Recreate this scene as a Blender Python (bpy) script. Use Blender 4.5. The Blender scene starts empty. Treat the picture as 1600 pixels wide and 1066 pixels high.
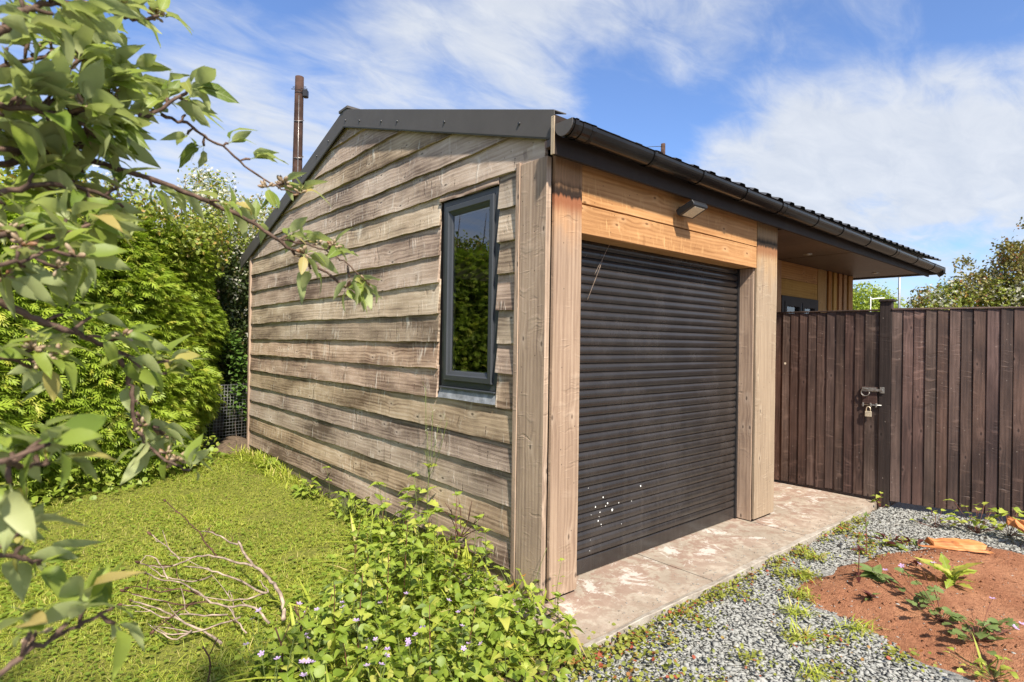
import bpy, math, random
import numpy as np
from mathutils import Matrix, Vector, Euler

# ------------------------------------------------------------------ camera, sky, sun, exposure
sc = bpy.context.scene
cam_d = bpy.data.cameras.new('camera'); cam = bpy.data.objects.new('camera', cam_d)
sc.collection.objects.link(cam); sc.camera = cam
YAW, PITCH, ROLL = 0.7053, 0.0011, 0.0147
_f = Vector((math.sin(YAW)*math.cos(PITCH), math.cos(YAW)*math.cos(PITCH), math.sin(PITCH)))
_r = Vector((math.cos(YAW), -math.sin(YAW), 0)); _u = _r.cross(_f)
_R = math.cos(ROLL)*_r + math.sin(ROLL)*_u; _U = -math.sin(ROLL)*_r + math.cos(ROLL)*_u
cam.matrix_world = Matrix(((_R.x, _U.x, -_f.x, -2.1874), (_R.y, _U.y, -_f.y, -2.2571), (_R.z, _U.z, -_f.z, 1.417), (0, 0, 0, 1)))
cam_d.sensor_width = 36; cam_d.lens = 20.108; cam_d.shift_y = 0.0013; cam_d.shift_x = 0.0002
cam_d.clip_start = 0.05; cam_d.clip_end = 2000
cam_d.dof.use_dof = True; cam_d.dof.focus_distance = 3.6; cam_d.dof.aperture_fstop = 7.0

SUN_EL, SUN_DIR = math.radians(46), Vector((-0.34, -1.0))          # towards the sun, on the ground plane
sd = Vector((SUN_DIR.x, SUN_DIR.y, 0)).normalized()*math.cos(SUN_EL); sd.z = math.sin(SUN_EL)
sun_d = bpy.data.lights.new('sun', 'SUN'); sun_d.energy = 3.7; sun_d.angle = math.radians(2.5); sun_d.color = (1.0, 0.93, 0.82)
sun = bpy.data.objects.new('sun', sun_d); sc.collection.objects.link(sun)
sun.rotation_euler = sd.to_track_quat('Z', 'Y').to_euler()

world = bpy.data.worlds.new('World'); sc.world = world; world.use_nodes = True
wn = world.node_tree.nodes; wl = world.node_tree.links; wn.clear()
def W(t, **k):
    n = wn.new(t)
    for a, b in k.items(): setattr(n, a, b)
    return n
def wmath(op, a, b=None, clamp=False):
    n = W('ShaderNodeMath', operation=op, use_clamp=clamp)
    for i, v in enumerate((a, b)):
        if v is None: continue
        if isinstance(v, (int, float)): n.inputs[i].default_value = v
        else: wl.new(v, n.inputs[i])
    return n.outputs[0]
sky = W('ShaderNodeTexSky', sky_type='NISHITA', sun_disc=False, sun_elevation=SUN_EL,
        sun_rotation=math.atan2(SUN_DIR.x, SUN_DIR.y), air_density=1.0, dust_density=0.6, ozone_density=3.0, altitude=50)
geo = W('ShaderNodeTexCoord')
dirv = geo.outputs['Generated']
sep = W('ShaderNodeSeparateXYZ'); wl.new(dirv, sep.inputs[0])
zc = wmath('ADD', wmath('MAXIMUM', sep.outputs[2], 0.0), 0.16)
cx = wmath('DIVIDE', sep.outputs[0], zc); cy = wmath('DIVIDE', sep.outputs[1], zc)
comb = W('ShaderNodeCombineXYZ'); wl.new(cx, comb.inputs[0]); wl.new(cy, comb.inputs[1])
rot = W('ShaderNodeMapping'); wl.new(comb.outputs[0], rot.inputs[0])
rot.inputs['Rotation'].default_value = (0, 0, math.radians(-28)); rot.inputs['Scale'].default_value = (1.0, 1.7, 1)
nz = W('ShaderNodeTexNoise'); nz.inputs['Scale'].default_value = 2.3; nz.inputs['Detail'].default_value = 9
nz.inputs['Roughness'].default_value = 0.56; nz.inputs['Distortion'].default_value = 0.35
wl.new(rot.outputs[0], nz.inputs['Vector'])
nz2 = W('ShaderNodeTexNoise'); nz2.inputs['Scale'].default_value = 5.5; nz2.inputs['Detail'].default_value = 8
nz2.inputs['Roughness'].default_value = 0.62; nz2.inputs['Distortion'].default_value = 0.6
rot2 = W('ShaderNodeMapping'); wl.new(comb.outputs[0], rot2.inputs[0]); rot2.inputs['Rotation'].default_value = (0, 0, math.radians(-12)); rot2.inputs['Scale'].default_value = (0.8, 1.7, 1)
wl.new(rot2.outputs[0], nz2.inputs['Vector'])
# cloud banks, those behind the camera added for whiter fill light: direction, inner and outer angle (deg), weight
BANKS = [((0.492, 0.74, 0.459), 1, 13, .26), ((0.385, 0.824, 0.43), 0, 8, .06), ((0.594, 0.647, 0.478), 0, 9, .2), ((0.72, 0.49, 0.495), 1, 8, .16),
         ((0.76, 0.48, 0.437), 0, 4, .10), ((0.911, 0.299, 0.265), 2, 10, .30), ((0.864, 0.415, 0.275), 1, 9, .26),
         ((0.95, 0.15, 0.28), 1, 9, .28), ((0.89, 0.12, 0.44), 0, 11, -.16), ((0.25, 0.92, 0.26), 3, 15, .3), ((0.93, 0.30, 0.10), 3, 20, .14), ((-0.35, 0.9, 0.25), 5, 30, .2),
         ((0.9, -0.4, 0.3), 5, 40, .26), ((-0.8, 0.3, 0.4), 5, 45, .26), ((-.3, -.3, .9), 5, 45, .2), ((0.3, -0.8, 0.6), 5, 40, .22), ((0.744, 0.566, 0.357), 0, 8, -.2), ((0.911, 0.15, 0.40), 0, 9, -.03),
         ((0.31, 0.83, 0.47), 0, 8, -.14), ((.15, .86, .48), 0, 10, -.1), ((0.55, 0.75, 0.33), 0, 8, -.12)]
acc = None
for d, a, b, wgt in BANKS:
    dv = Vector(d).normalized()
    dot = W('ShaderNodeVectorMath', operation='DOT_PRODUCT'); wl.new(dirv, dot.inputs[0]); dot.inputs[1].default_value = dv
    mr = W('ShaderNodeMapRange', interpolation_type='SMOOTHSTEP'); wl.new(dot.outputs['Value'], mr.inputs[0])
    mr.inputs[1].default_value = math.cos(math.radians(b)); mr.inputs[2].default_value = math.cos(math.radians(a))
    mr.inputs[3].default_value = 0; mr.inputs[4].default_value = wgt
    acc = mr.outputs[0] if acc is None else wmath('ADD', acc, mr.outputs[0])
den = wmath('ADD', wmath('ADD', wmath('MULTIPLY', nz.outputs[0], 0.85), wmath('MULTIPLY', nz2.outputs[0], 0.5)), acc)
mk = W('ShaderNodeMapRange', interpolation_type='SMOOTHSTEP'); wl.new(den, mk.inputs[0])
mk.inputs[1].default_value = 0.56; mk.inputs[2].default_value = 1.16; mk.inputs[3].default_value = 0.03; mk.inputs[4].default_value = 0.92
ccol = W('ShaderNodeMix', data_type='RGBA'); wl.new(nz2.outputs[0], ccol.inputs[0])
ccol.inputs[6].default_value = (2.3, 2.55, 3.0, 1); ccol.inputs[7].default_value = (3.6, 3.7, 3.85, 1)
tint = W('ShaderNodeMix', data_type='RGBA', blend_type='MULTIPLY'); tint.inputs[0].default_value = 1
wl.new(sky.outputs[0], tint.inputs[6]); tint.inputs[7].default_value = (0.60, 0.70, 0.88, 1)
mx = W('ShaderNodeMix', data_type='RGBA'); wl.new(mk.outputs[0], mx.inputs[0]); wl.new(tint.outputs[2], mx.inputs[6]); wl.new(ccol.outputs[2], mx.inputs[7])
bg = W('ShaderNodeBackground'); bg.inputs[1].default_value = 0.105; wl.new(mx.outputs[2], bg.inputs[0])
wo = W('ShaderNodeOutputWorld'); wl.new(bg.outputs[0], wo.inputs[0])

vs = sc.view_settings; vs.view_transform = 'Standard'; vs.look = 'None'; vs.gamma = 1; vs.use_curve_mapping = False; vs.exposure = 1.28

# ------------------------------------------------------------------ helpers
rnd = random.Random(7); npr = np.random.default_rng(11)
COL = sc.collection
WM = {}                                                             # world matrix of every object made

def mesh_from(name, V, F, mat=None, uv=None, tint=None, smooth=False):
    """V (n,3); F a list of faces or an (m,3) triangle array; uv per loop; tint per vertex"""
    me = bpy.data.meshes.new(name)
    if isinstance(F, np.ndarray):
        V = np.asarray(V, np.float32); F = F.astype(np.int32)
        me.vertices.add(len(V)); me.vertices.foreach_set('co', V.ravel())
        me.loops.add(F.size); me.loops.foreach_set('vertex_index', F.ravel())
        me.polygons.add(len(F)); me.polygons.foreach_set('loop_start', np.arange(0, F.size, 3, dtype=np.int32))
        me.update(calc_edges=True)
    else:
        me.from_pydata([tuple(v) for v in V], [], [tuple(f) for f in F])
    if uv is not None:
        l = me.uv_layers.new(name='uv'); l.data.foreach_set('uv', np.asarray(uv, np.float32).ravel())
    if tint is not None:
        a = me.attributes.new('tint', 'FLOAT', 'POINT'); a.data.foreach_set('value', np.asarray(tint, np.float32))
    if smooth: me.polygons.foreach_set('use_smooth', np.ones(len(me.polygons), bool))
    if mat: me.materials.append(mat)
    return me

def put(name, me, parent=None, M=None):
    o = bpy.data.objects.new(name, me); COL.objects.link(o)
    M = M or Matrix(); WM[o.name] = M
    if parent is not None:
        o.parent = parent; o.matrix_basis = WM[parent.name].inverted() @ M
    else: o.matrix_basis = M
    return o
def thing(name, label, cat, loc=(0, 0, 0), group=None):
    o = put(name, None, None, Matrix.Translation(loc)); o['label'] = label; o['category'] = cat
    if group: o['group'] = group
    return o
def tag(o, label, cat, group=None, kind=None):
    o['label'] = label
    if cat: o['category'] = cat
    if group: o['group'] = group
    if kind: o['kind'] = kind
    return o
def axes(ex, ey, ez, o): return Matrix(((ex[0], ey[0], ez[0], o[0]), (ex[1], ey[1], ez[1], o[1]), (ex[2], ey[2], ez[2], o[2]), (0, 0, 0, 1)))

def board(name, L, prof, mat, n=1, wob=0.0, bev=0.0, seed=0, cuts=None):
    """extrude profile [(y,z)...] (counter-clockwise seen from +x) along local x; uv in metres: u along, v round the profile"""
    r = random.Random(seed); k = len(prof); V = []; F = []; UV = []
    per = [0]
    for i in range(k):
        a, b = prof[i], prof[(i+1) % k]; per.append(per[-1]+math.hypot(b[0]-a[0], b[1]-a[1]))
    ph = [[r.uniform(0, 6.3) for _ in range(3)] for _ in range(k)]
    for i in range(n+1):
        x = L*i/n
        for j, (y, z) in enumerate(prof):
            d = wob*(math.sin(x*1.9+ph[j][0])+.6*math.sin(x*5.3+ph[j][1])+.45*math.sin(x*13.7+ph[j][2])+.3*math.sin(x*31+ph[j][0]*3)) if wob else 0
            V.append((x, y+d*.5, z+d))
    for i in range(n):
        for j in range(k):
            a, b = i*k+j, i*k+(j+1) % k
            F.append((a, b, b+k, a+k)); x0, x1 = L*i/n, L*(i+1)/n
            UV += [(x0, per[j]), (x0, per[j+1]), (x1, per[j+1]), (x1, per[j])]
    F.append(tuple(range(k-1, -1, -1))); UV += [(prof[j][0]*.3, prof[j][1]) for j in range(k-1, -1, -1)]
    F.append(tuple(n*k+j for j in range(k))); UV += [(L+prof[j][0]*.3, prof[j][1]) for j in range(k)]
    me = mesh_from(name, V, F, mat, UV)
    if bev:
        import bmesh
        bm = bmesh.new(); bm.from_mesh(me)
        bmesh.ops.bevel(bm, geom=[e for e in bm.edges if e.calc_face_angle(0) > .6], offset=bev, segments=1, affect='EDGES')
        bm.to_mesh(me); bm.free()
    return me
def rect(y0, y1, z0, z1): return [(y0, z0), (y1, z0), (y1, z1), (y0, z1)]
def box(name, x0, x1, y0, y1, z0, z1, mat, parent=None, axis='x', bev=0.0, n=1, wob=0.0, seed=0):
    """a board-like box whose grain runs along axis"""
    if axis == 'x': me = board(name, x1-x0, rect(0, y1-y0, 0, z1-z0), mat, n, wob, bev, seed); M = Matrix.Translation((x0, y0, z0))
    elif axis == 'z':
        me = board(name, z1-z0, rect(0, x1-x0, 0, y1-y0), mat, n, wob, bev, seed); M = axes((0, 0, 1), (1, 0, 0), (0, 1, 0), (x0, y0, z0))
    else:
        me = board(name, y1-y0, rect(0, z1-z0, 0, x1-x0), mat, n, wob, bev, seed); M = axes((0, 1, 0), (0, 0, 1), (1, 0, 0), (x0, y0, z0))
    return put(name, me, parent, M)

def tube_arrays(P, R, ns=6, cap=True):
    P = np.asarray(P, float); n = len(P); R = np.broadcast_to(np.asarray(R, float), (n,))
    T = np.gradient(P, axis=0); T /= np.linalg.norm(T, axis=1)[:, None]+1e-12
    ref = np.array([0, 0, 1.]) if abs(T[0][2]) < .9 else np.array([1., 0, 0])
    V = []; a = np.cross(T[0], ref); a /= np.linalg.norm(a)
    for i in range(n):
        a = a-T[i]*np.dot(a, T[i]); a /= np.linalg.norm(a)+1e-12; b = np.cross(T[i], a)
        for j in range(ns):
            t = 2*math.pi*j/ns; V.append(P[i]+R[i]*(math.cos(t)*a+math.sin(t)*b))
    F = []
    for i in range(n-1):
        for j in range(ns):
            p, q = i*ns+j, i*ns+(j+1) % ns
            F += [(p, q, q+ns), (p, q+ns, p+ns)]
    if cap:
        V += [P[0], P[-1]]; c0, c1 = n*ns, n*ns+1
        for j in range(ns):
            F.append((c0, (j+1) % ns, j)); F.append((c1, (n-1)*ns+j, (n-1)*ns+(j+1) % ns))
    return np.array(V), np.array(F)
def tubes(name, items, mat, ns=6, smooth=True):
    Vs, Fs, o = [], [], 0
    for P, R in items:
        v, f = tube_arrays(P, R, ns); Vs.append(v); Fs.append(f+o); o += len(v)
    return mesh_from(name, np.concatenate(Vs), np.concatenate(Fs), mat, smooth=smooth)
def smooth_path(P, k=4):
    """Catmull-Rom through the points"""
    P = np.asarray(P, float); Q = np.vstack([2*P[0]-P[1], P, 2*P[-1]-P[-2]]); out = []
    for i in range(1, len(Q)-2):
        for t in np.linspace(0, 1, k, endpoint=False):
            a, b, c, d = Q[i-1:i+3]
            out.append(.5*((2*b)+(c-a)*t+(2*a-5*b+4*c-d)*t*t+(3*b-a-3*c+d)*t**3))
    out.append(P[-1]); return np.array(out)
def rot_from(d, up=None, roll=0.0):
    """3x3 with x axis along d"""
    x = np.asarray(d, float); x = x/(np.linalg.norm(x)+1e-12)
    u = np.array([0, 0, 1.]) if up is None else np.asarray(up, float)
    y = np.cross(u, x); l = np.linalg.norm(y)
    if l < 1e-4: y = np.cross([1, .2, 0], x); l = np.linalg.norm(y)
    y /= l; z = np.cross(x, y)
    c, s = math.cos(roll), math.sin(roll)
    return np.stack([x, c*y+s*z, -s*y+c*z], axis=1)
def scatter(name, temps, pos, rots, scales, mat, tints=None, pick=None, smooth=False):
    """many copies of small triangle templates joined into one mesh"""
    n = len(pos); pick = npr.integers(0, len(temps), n) if pick is None else pick
    tints = npr.random(n) if tints is None else tints
    Vs, Fs, Ts, o = [], [], [], 0
    for k, (tv, tf) in enumerate(temps):
        idx = np.where(pick == k)[0]
        if not len(idx): continue
        v = np.einsum('nij,vj->nvi', rots[idx], tv)*np.asarray(scales)[idx][:, None, None]+pos[idx][:, None, :]
        m = len(tv); f = tf[None]+(np.arange(len(idx))*m)[:, None, None]+o
        Vs.append(v.reshape(-1, 3)); Fs.append(f.reshape(-1, 3)); Ts.append(np.repeat(tints[idx], m)); o += m*len(idx)
    return mesh_from(name, np.concatenate(Vs), np.concatenate(Fs), mat, tint=np.concatenate(Ts), smooth=smooth)
def rots_rand(n, tilt=1.0):
    """random rotations: x axis anywhere round, tilted by up to tilt radians"""
    out = np.empty((n, 3, 3))
    for i in range(n):
        a = npr.uniform(0, 2*math.pi); e = npr.uniform(-tilt, tilt)
        out[i] = rot_from((math.cos(a)*math.cos(e), math.sin(a)*math.cos(e), math.sin(e)), roll=npr.uniform(-tilt, tilt))
    return out
def leaf_arrays(prof, fold=.25, curl=.2, wave=.0, seed=0, stalk=0.0, twist=0.0):
    """leaf of unit length along x; prof = [(t, half width)...]"""
    r = random.Random(seed); V = []; F = []
    if stalk:
        V += [(-stalk, -.008, 0), (-stalk, .008, 0)]
    b0 = len(V)
    for t, w in prof:
        z = -curl*t*t+.1*curl*math.sin(t*5); k = wave*math.sin(t*17+seed)
        tw = twist*t
        for s in (-1, 0, 1):
            y = s*w; zz = abs(s)*(fold*w+k*r.uniform(.5, 1))
            V.append((t, y*math.cos(tw)-zz*math.sin(tw), z+zz*math.cos(tw)+y*math.sin(tw)))
    m = len(prof)
    for i in range(m-1):
        a = b0+3*i
        for s in (0, 1):
            p, q = a+s, a+s+1
            F += [(p, p+3, q+3), (p, q+3, q)]
    if stalk: F += [(0, b0, b0+2), (0, b0+2, 1)]
    return np.array(V, float), np.array(F)
OV = [(0, .02), (.12, .17), (.32, .27), (.55, .255), (.78, .15), (1, .005)]
HEART = [(0, .10), (.06, .30), (.22, .40), (.42, .38), (.65, .25), (.85, .10), (1, .0)]
LANCE = [(0, .02), (.2, .10), (.45, .13), (.7, .10), (1, .0)]
ROUND = [(0, .05), (.15, .33), (.45, .47), (.75, .38), (1, .06)]
BLADE = [(0, .03), (.35, .035), (.7, .025), (1, 0)]

# ------------------------------------------------------------------ materials
MATS = {}
def new_mat(name):
    m = bpy.data.materials.new(name); m.use_nodes = True; nt = m.node_tree; nt.nodes.clear(); MATS[name] = m
    return m, nt
class NT:
    """small node-writing helper"""
    def __init__(s, nt): s.nt = nt
    def n(s, t, ins=None, **k):
        x = s.nt.nodes.new(t)
        for a, b in k.items(): setattr(x, a, b)
        for i, v in (ins or {}).items(): s.set(x.inputs[i], v)
        return x
    def set(s, sock, v):
        if hasattr(v, 'is_linked') or isinstance(v, bpy.types.NodeSocket): s.nt.links.new(v, sock)
        else:
            if sock.type == 'RGBA' and len(v) == 3: v = (*v, 1)
            sock.default_value = v
    def m(s, op, a, b=None, c=None, clamp=False):
        x = s.n('ShaderNodeMath', operation=op, use_clamp=clamp)
        for i, v in enumerate((a, b, c)):
            if v is not None: s.set(x.inputs[i], v)
        return x.outputs[0]
    def mix(s, f, a, b, blend='MIX'):
        x = s.n('ShaderNodeMix', data_type='RGBA', blend_type=blend)
        s.set(x.inputs[0], f); s.set(x.inputs[6], a); s.set(x.inputs[7], b); return x.outputs[2]
    def mr(s, v, a, b, c=0.0, d=1.0, smooth=True):
        x = s.n('ShaderNodeMapRange', interpolation_type='SMOOTHSTEP' if smooth else 'LINEAR')
        for i, q in enumerate((v, a, b, c, d)): s.set(x.inputs[i], q)
        return x.outputs[0]
    def noise(s, vec, scale, detail=4, rough=.55, dist=0.0, dim='3D'):
        x = s.n('ShaderNodeTexNoise', {'Scale': scale, 'Detail': detail, 'Roughness': rough, 'Distortion': dist}, noise_dimensions=dim)
        if vec is not None: s.set(x.inputs['Vector'], vec)
        return x.outputs[0]
    def vec(s, x, y, z=0.0):
        c = s.n('ShaderNodeCombineXYZ'); s.set(c.inputs[0], x); s.set(c.inputs[1], y); s.set(c.inputs[2], z); return c.outputs[0]
    def ramp(s, f, stops):
        x = s.n('ShaderNodeValToRGB'); e = x.color_ramp.elements
        while len(e) < len(stops): e.new(.5)
        for el, (p, c) in zip(e, stops): el.position = p; el.color = (*c, 1)
        s.set(x.inputs[0], f); return x.outputs[0]
    def bsdf(s, col, rough=.6, spec=.5, bump=None, bstr=.3, bdist=.01, metal=0.0, **k):
        b = s.n('ShaderNodeBsdfPrincipled'); s.set(b.inputs['Base Color'], col); s.set(b.inputs['Roughness'], rough)
        s.set(b.inputs['Specular IOR Level'], spec); s.set(b.inputs['Metallic'], metal)
        if bump is not None:
            bp = s.n('ShaderNodeBump', {'Strength': bstr, 'Distance': bdist, 'Height': bump}); s.nt.links.new(bp.outputs[0], b.inputs['Normal'])
        return b.outputs[0]
    def out(s, sh):
        o = s.n('ShaderNodeOutputMaterial'); s.nt.links.new(sh, o.inputs[0])

def wood(name, dark, mid, light, scar=.35, knot=.8, blotch=.35, rough=.75, spec=.25, zmix=None, stain=None, bstr=.5, vary=.25, spots=0.0, scarcol=None, nails=None):
    """sawn softwood: grain along u, growth-ring figure, knots with rings, light branch scars across the board, nail marks, weather blotches"""
    m, nt = new_mat(name); N = NT(nt)
    uv = N.n('ShaderNodeUVMap', uv_map='uv').outputs[0]; sp = N.n('ShaderNodeSeparateXYZ', {0: uv})
    rd = N.n('ShaderNodeObjectInfo').outputs['Random']
    u = N.m('ADD', sp.outputs[0], N.m('MULTIPLY', rd, 37.0)); v = N.m('ADD', sp.outputs[1], N.m('MULTIPLY', rd, 13.7))
    # knots: one cell about every 35 cm
    vo = N.n('ShaderNodeTexVoronoi', {'Vector': N.vec(N.m('MULTIPLY', u, 3.1), N.m('MULTIPLY', v, 6.3)), 'Scale': 1.0, 'Randomness': .95}, voronoi_dimensions='2D')
    kd = vo.outputs['Distance']; kc = N.n('ShaderNodeSeparateColor', {0: vo.outputs['Color']})
    on = N.m('GREATER_THAN', kc.outputs[0], .55)
    near = N.m('MULTIPLY', N.mr(kd, .38, .02), on)
    wv = N.noise(N.vec(N.m('MULTIPLY', u, 1.3), N.m('MULTIPLY', v, 6.0)), 1.0, 3)
    vw = N.m('ADD', v, N.m('ADD', N.m('MULTIPLY', N.m('SUBTRACT', wv, .5), .022), N.m('MULTIPLY', near, .016)))
    g1 = N.noise(N.vec(N.m('MULTIPLY', u, 1.5), N.m('MULTIPLY', vw, 55.0)), 1.0, 5, .6)
    g2 = N.noise(N.vec(N.m('MULTIPLY', u, 9.0), N.m('MULTIPLY', vw, 330.0)), 1.0, 3, .6)
    figure = N.m('MULTIPLY', N.m('ADD', N.m('SINE', N.m('MULTIPLY', N.m('ADD', vw, N.m('MULTIPLY', wv, .02)), 230.0)), 1.0), .5)
    bl = N.noise(N.vec(N.m('MULTIPLY', u, 1.1), N.m('MULTIPLY', v, 3.4), 3.3), 1.0, 5, .6)
    bl2 = N.noise(N.vec(N.m('MULTIPLY', u, 4.5), N.m('MULTIPLY', v, 9.0), 8.1), 1.0, 4, .6)
    f = N.m('ADD', N.m('ADD', N.m('MULTIPLY', g1, .55), N.m('MULTIPLY', figure, .09)), N.m('ADD', N.m('MULTIPLY', g2, .22), N.m('MULTIPLY', N.m('SUBTRACT', bl, .5), blotch*1.5)))
    col = N.ramp(f, [(.22, dark), (.5, mid), (.8, light)])
    col = N.mix(N.mr(bl2, .56, .8, 0, blotch), col, N.mix(.6, col, dark))
    # light branch scars running across the board
    sm0 = N.noise(N.vec(N.m('MULTIPLY', u, 2.0), N.m('MULTIPLY', v, 7.0), 1.5), 1.0, 2)
    sw = N.noise(N.vec(N.m('ADD', N.m('MULTIPLY', u, 17.0), N.m('MULTIPLY', N.m('SUBTRACT', sm0, .5), 1.8)), N.m('MULTIPLY', v, 3.5), 5.0), 1.0, 2)
    sw2 = N.noise(N.vec(N.m('SUBTRACT', N.m('MULTIPLY', u, 46.0), N.m('MULTIPLY', v, 6.0)), N.m('MULTIPLY', v, 7.0), 2.0), 1.0, 2)
    sm = N.noise(N.vec(N.m('MULTIPLY', u, 2.3), N.m('MULTIPLY', v, 4.5), 9.0), 1.0, 3)
    sc_ = N.m('MULTIPLY', N.m('MAXIMUM', N.m('MULTIPLY', N.mr(sw, .56, .74), 1.0), N.m('MULTIPLY', N.mr(sw2, .58, .74), .8)), N.mr(sm, .42, .58))
    col = N.mix(N.m('MULTIPLY', sc_, scar), col, scarcol or light)
    sdk = N.m('MULTIPLY', N.mr(sw, .38, .30), N.mr(sm, .44, .60))
    col = N.mix(N.m('MULTIPLY', sdk, scar*.9), col, dark)
    # knots
    kr = N.mr(N.m('ADD', kd, N.m('MULTIPLY', g1, .06)), .095, .05)
    halo = N.m('MULTIPLY', N.m('MULTIPLY', N.mr(N.m('ADD', kd, N.m('MULTIPLY', N.m('SUBTRACT', bl2, .5), .30)), .22, .05), on), .42*knot)
    col = N.mix(halo, col, light)
    kf = N.m('MULTIPLY', N.m('MULTIPLY', kr, on), knot)
    col = N.mix(kf, col, tuple(c*.45 for c in dark))
    if zmix or stain:
        pz = N.n('ShaderNodeSeparateXYZ', {0: N.n('ShaderNodeNewGeometry').outputs['Position']}).outputs[2]
        wz = N.m('ADD', pz, N.m('MULTIPLY', N.m('SUBTRACT', bl2, .5), .45))
    if zmix:
        z0, z1, c2 = zmix                                            # less weathered wood higher up, sheltered by the eaves
        fr = N.ramp(f, [(.22, tuple(c*.62 for c in c2)), (.5, c2), (.8, tuple(min(1, c*1.35) for c in c2))])
        col = N.mix(N.mr(wz, z0, z1), col, fr)
    if stain:
        zs, sc1, sc2 = stain
        wob = N.noise(N.vec(N.m('MULTIPLY', v, 42.0), N.m('MULTIPLY', u, 1.0)), 1.0, 4, .65)
        ws = N.m('ADD', pz, N.m('MULTIPLY', N.m('SUBTRACT', wob, .5), .085))
        band = N.m('MULTIPLY', N.mr(ws, zs-.012, zs+.01), N.mr(ws, zs+.10, zs+.03))
        rust = N.m('MULTIPLY', N.mr(ws, zs-.12, zs-.03), N.mr(ws, zs+.03, zs-.005))
        col = N.mix(N.m('MULTIPLY', rust, .8), col, sc2); col = N.mix(N.m('MULTIPLY', band, .95), col, sc1)
        col = N.mix(N.mr(ws, zs+.02, zs+.11, 0, .35), col, sc1)
    # nail marks
    vn = N.n('ShaderNodeTexVoronoi', {'Vector': N.vec(N.m('MULTIPLY', u, 7.0), N.m('MULTIPLY', v, 9.0)), 'Scale': 1.0, 'Randomness': 1.0}, voronoi_dimensions='2D')
    nc = N.n('ShaderNodeSeparateColor', {0: vn.outputs['Color']})
    nail = N.m('MULTIPLY', N.mr(vn.outputs['Distance'], .035, .02), N.m('GREATER_THAN', nc.outputs[1], .72))
    col = N.mix(N.m('MULTIPLY', nail, .8), col, (.02, .015, .012))
    if nails:                                                        # rows of nail heads, with a little rust run below them
        du = N.m('SUBTRACT', N.m('FRACT', N.m('ADD', N.m('DIVIDE', sp.outputs[0], nails[0]), N.m('MULTIPLY', N.m('FRACT', N.m('MULTIPLY', rd, 3.7)), .12))), .5)
        for nv in nails[1]:
            dv_ = N.m('SUBTRACT', sp.outputs[1], nv); rr_ = N.m('SQRT', N.m('ADD', N.m('POWER', N.m('MULTIPLY', du, nails[0]), 2.0), N.m('POWER', dv_, 2.0)))
            col = N.mix(N.m('MULTIPLY', N.mr(rr_, .0055, .0035), .9), col, (.03, .024, .02))
            run = N.m('MULTIPLY', N.mr(N.m('ABSOLUTE', N.m('MULTIPLY', du, nails[0])), .008, .001), N.m('MULTIPLY', N.mr(dv_, .002, -.004), N.mr(dv_, -.05, -.01)))
            col = N.mix(N.m('MULTIPLY', run, .4), col, dark)
    if spots:
        vp = N.n('ShaderNodeTexVoronoi', {'Vector': N.vec(N.m('MULTIPLY', u, 23.0), N.m('MULTIPLY', v, 29.0)), 'Scale': 1.0}, voronoi_dimensions='2D')
        pc = N.n('ShaderNodeSeparateColor', {0: vp.outputs['Color']})
        col = N.mix(N.m('MULTIPLY', N.m('MULTIPLY', N.mr(vp.outputs['Distance'], .16, .05), N.m('GREATER_THAN', pc.outputs[0], .97)), spots), col, (.45, .38, .32))
    hv = N.n('ShaderNodeHueSaturation', {'Hue': N.m('ADD', .49, N.m('MULTIPLY', N.m('FRACT', N.m('MULTIPLY', rd, 5.3)), .02)), 'Saturation': N.m('ADD', 1-vary*.4, N.m('MULTIPLY', N.m('FRACT', N.m('MULTIPLY', rd, 11.7)), vary*.8)),
                                         'Value': N.m('ADD', 1-vary*.5, N.m('MULTIPLY', N.m('FRACT', N.m('MULTIPLY', rd, 7.9)), vary)), 'Color': col})
    h = N.m('ADD', N.m('ADD', N.m('MULTIPLY', g1, .6), N.m('MULTIPLY', g2, .5)), N.m('ADD', N.m('MULTIPLY', sc_, .8), N.m('SUBTRACT', N.m('MULTIPLY', sdk, -.9), N.m('MULTIPLY', N.m('MULTIPLY', kr, on), .5))))
    N.out(N.bsdf(hv.outputs[0], rough, spec, h, bstr, .004))
    return m
GREY = wood('weathered_cladding', (.135, .09, .062), (.45, .335, .24), (.68, .56, .44), scar=.6, blotch=.8, scarcol=(.76, .68, .57), vary=.34, nails=(.61, (.30, .325)), bstr=.8, knot=.75)
POSTW = wood('corner_post_timber', (.17, .12, .085), (.41, .30, .205), (.58, .46, .34), scar=.10, blotch=.45, vary=.12, scarcol=(.6, .52, .4))
FRONT = wood('front_board_timber', (.18, .12, .08), (.345, .25, .17), (.49, .385, .28), scar=.10, blotch=.22, vary=.1,
             zmix=(1.85, 2.3, (.44, .26, .13)), stain=(2.235, (.007, .004, .003), (.22, .075, .03)), scarcol=(.62, .53, .40))
LINT = wood('sheltered_timber', (.25, .12, .045), (.45, .245, .105), (.60, .37, .19), scar=.6, blotch=.35, vary=.18, scarcol=(.62, .38, .17))
PORCHW = wood('porch_timber', (.24, .105, .03), (.42, .21, .065), (.54, .30, .11), scar=.3, blotch=.3, vary=.25)
DARKW = wood('dark_stained_timber', (.026, .015, .012), (.070, .041, .031), (.14, .086, .068), scar=.4, blotch=.8, knot=.8, rough=.55, spec=.3, vary=.30, spots=.25, scarcol=(.21, .13, .10))
POSTD = wood('dark_post_timber', (.018, .013, .012), (.036, .025, .022), (.07, .048, .042), scar=.2, blotch=.5, rough=.6, vary=.1, spots=.5)
PLINTHW = wood('plinth_timber', (.16, .125, .09), (.26, .205, .15), (.36, .30, .23), scar=.1, blotch=.4)

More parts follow.
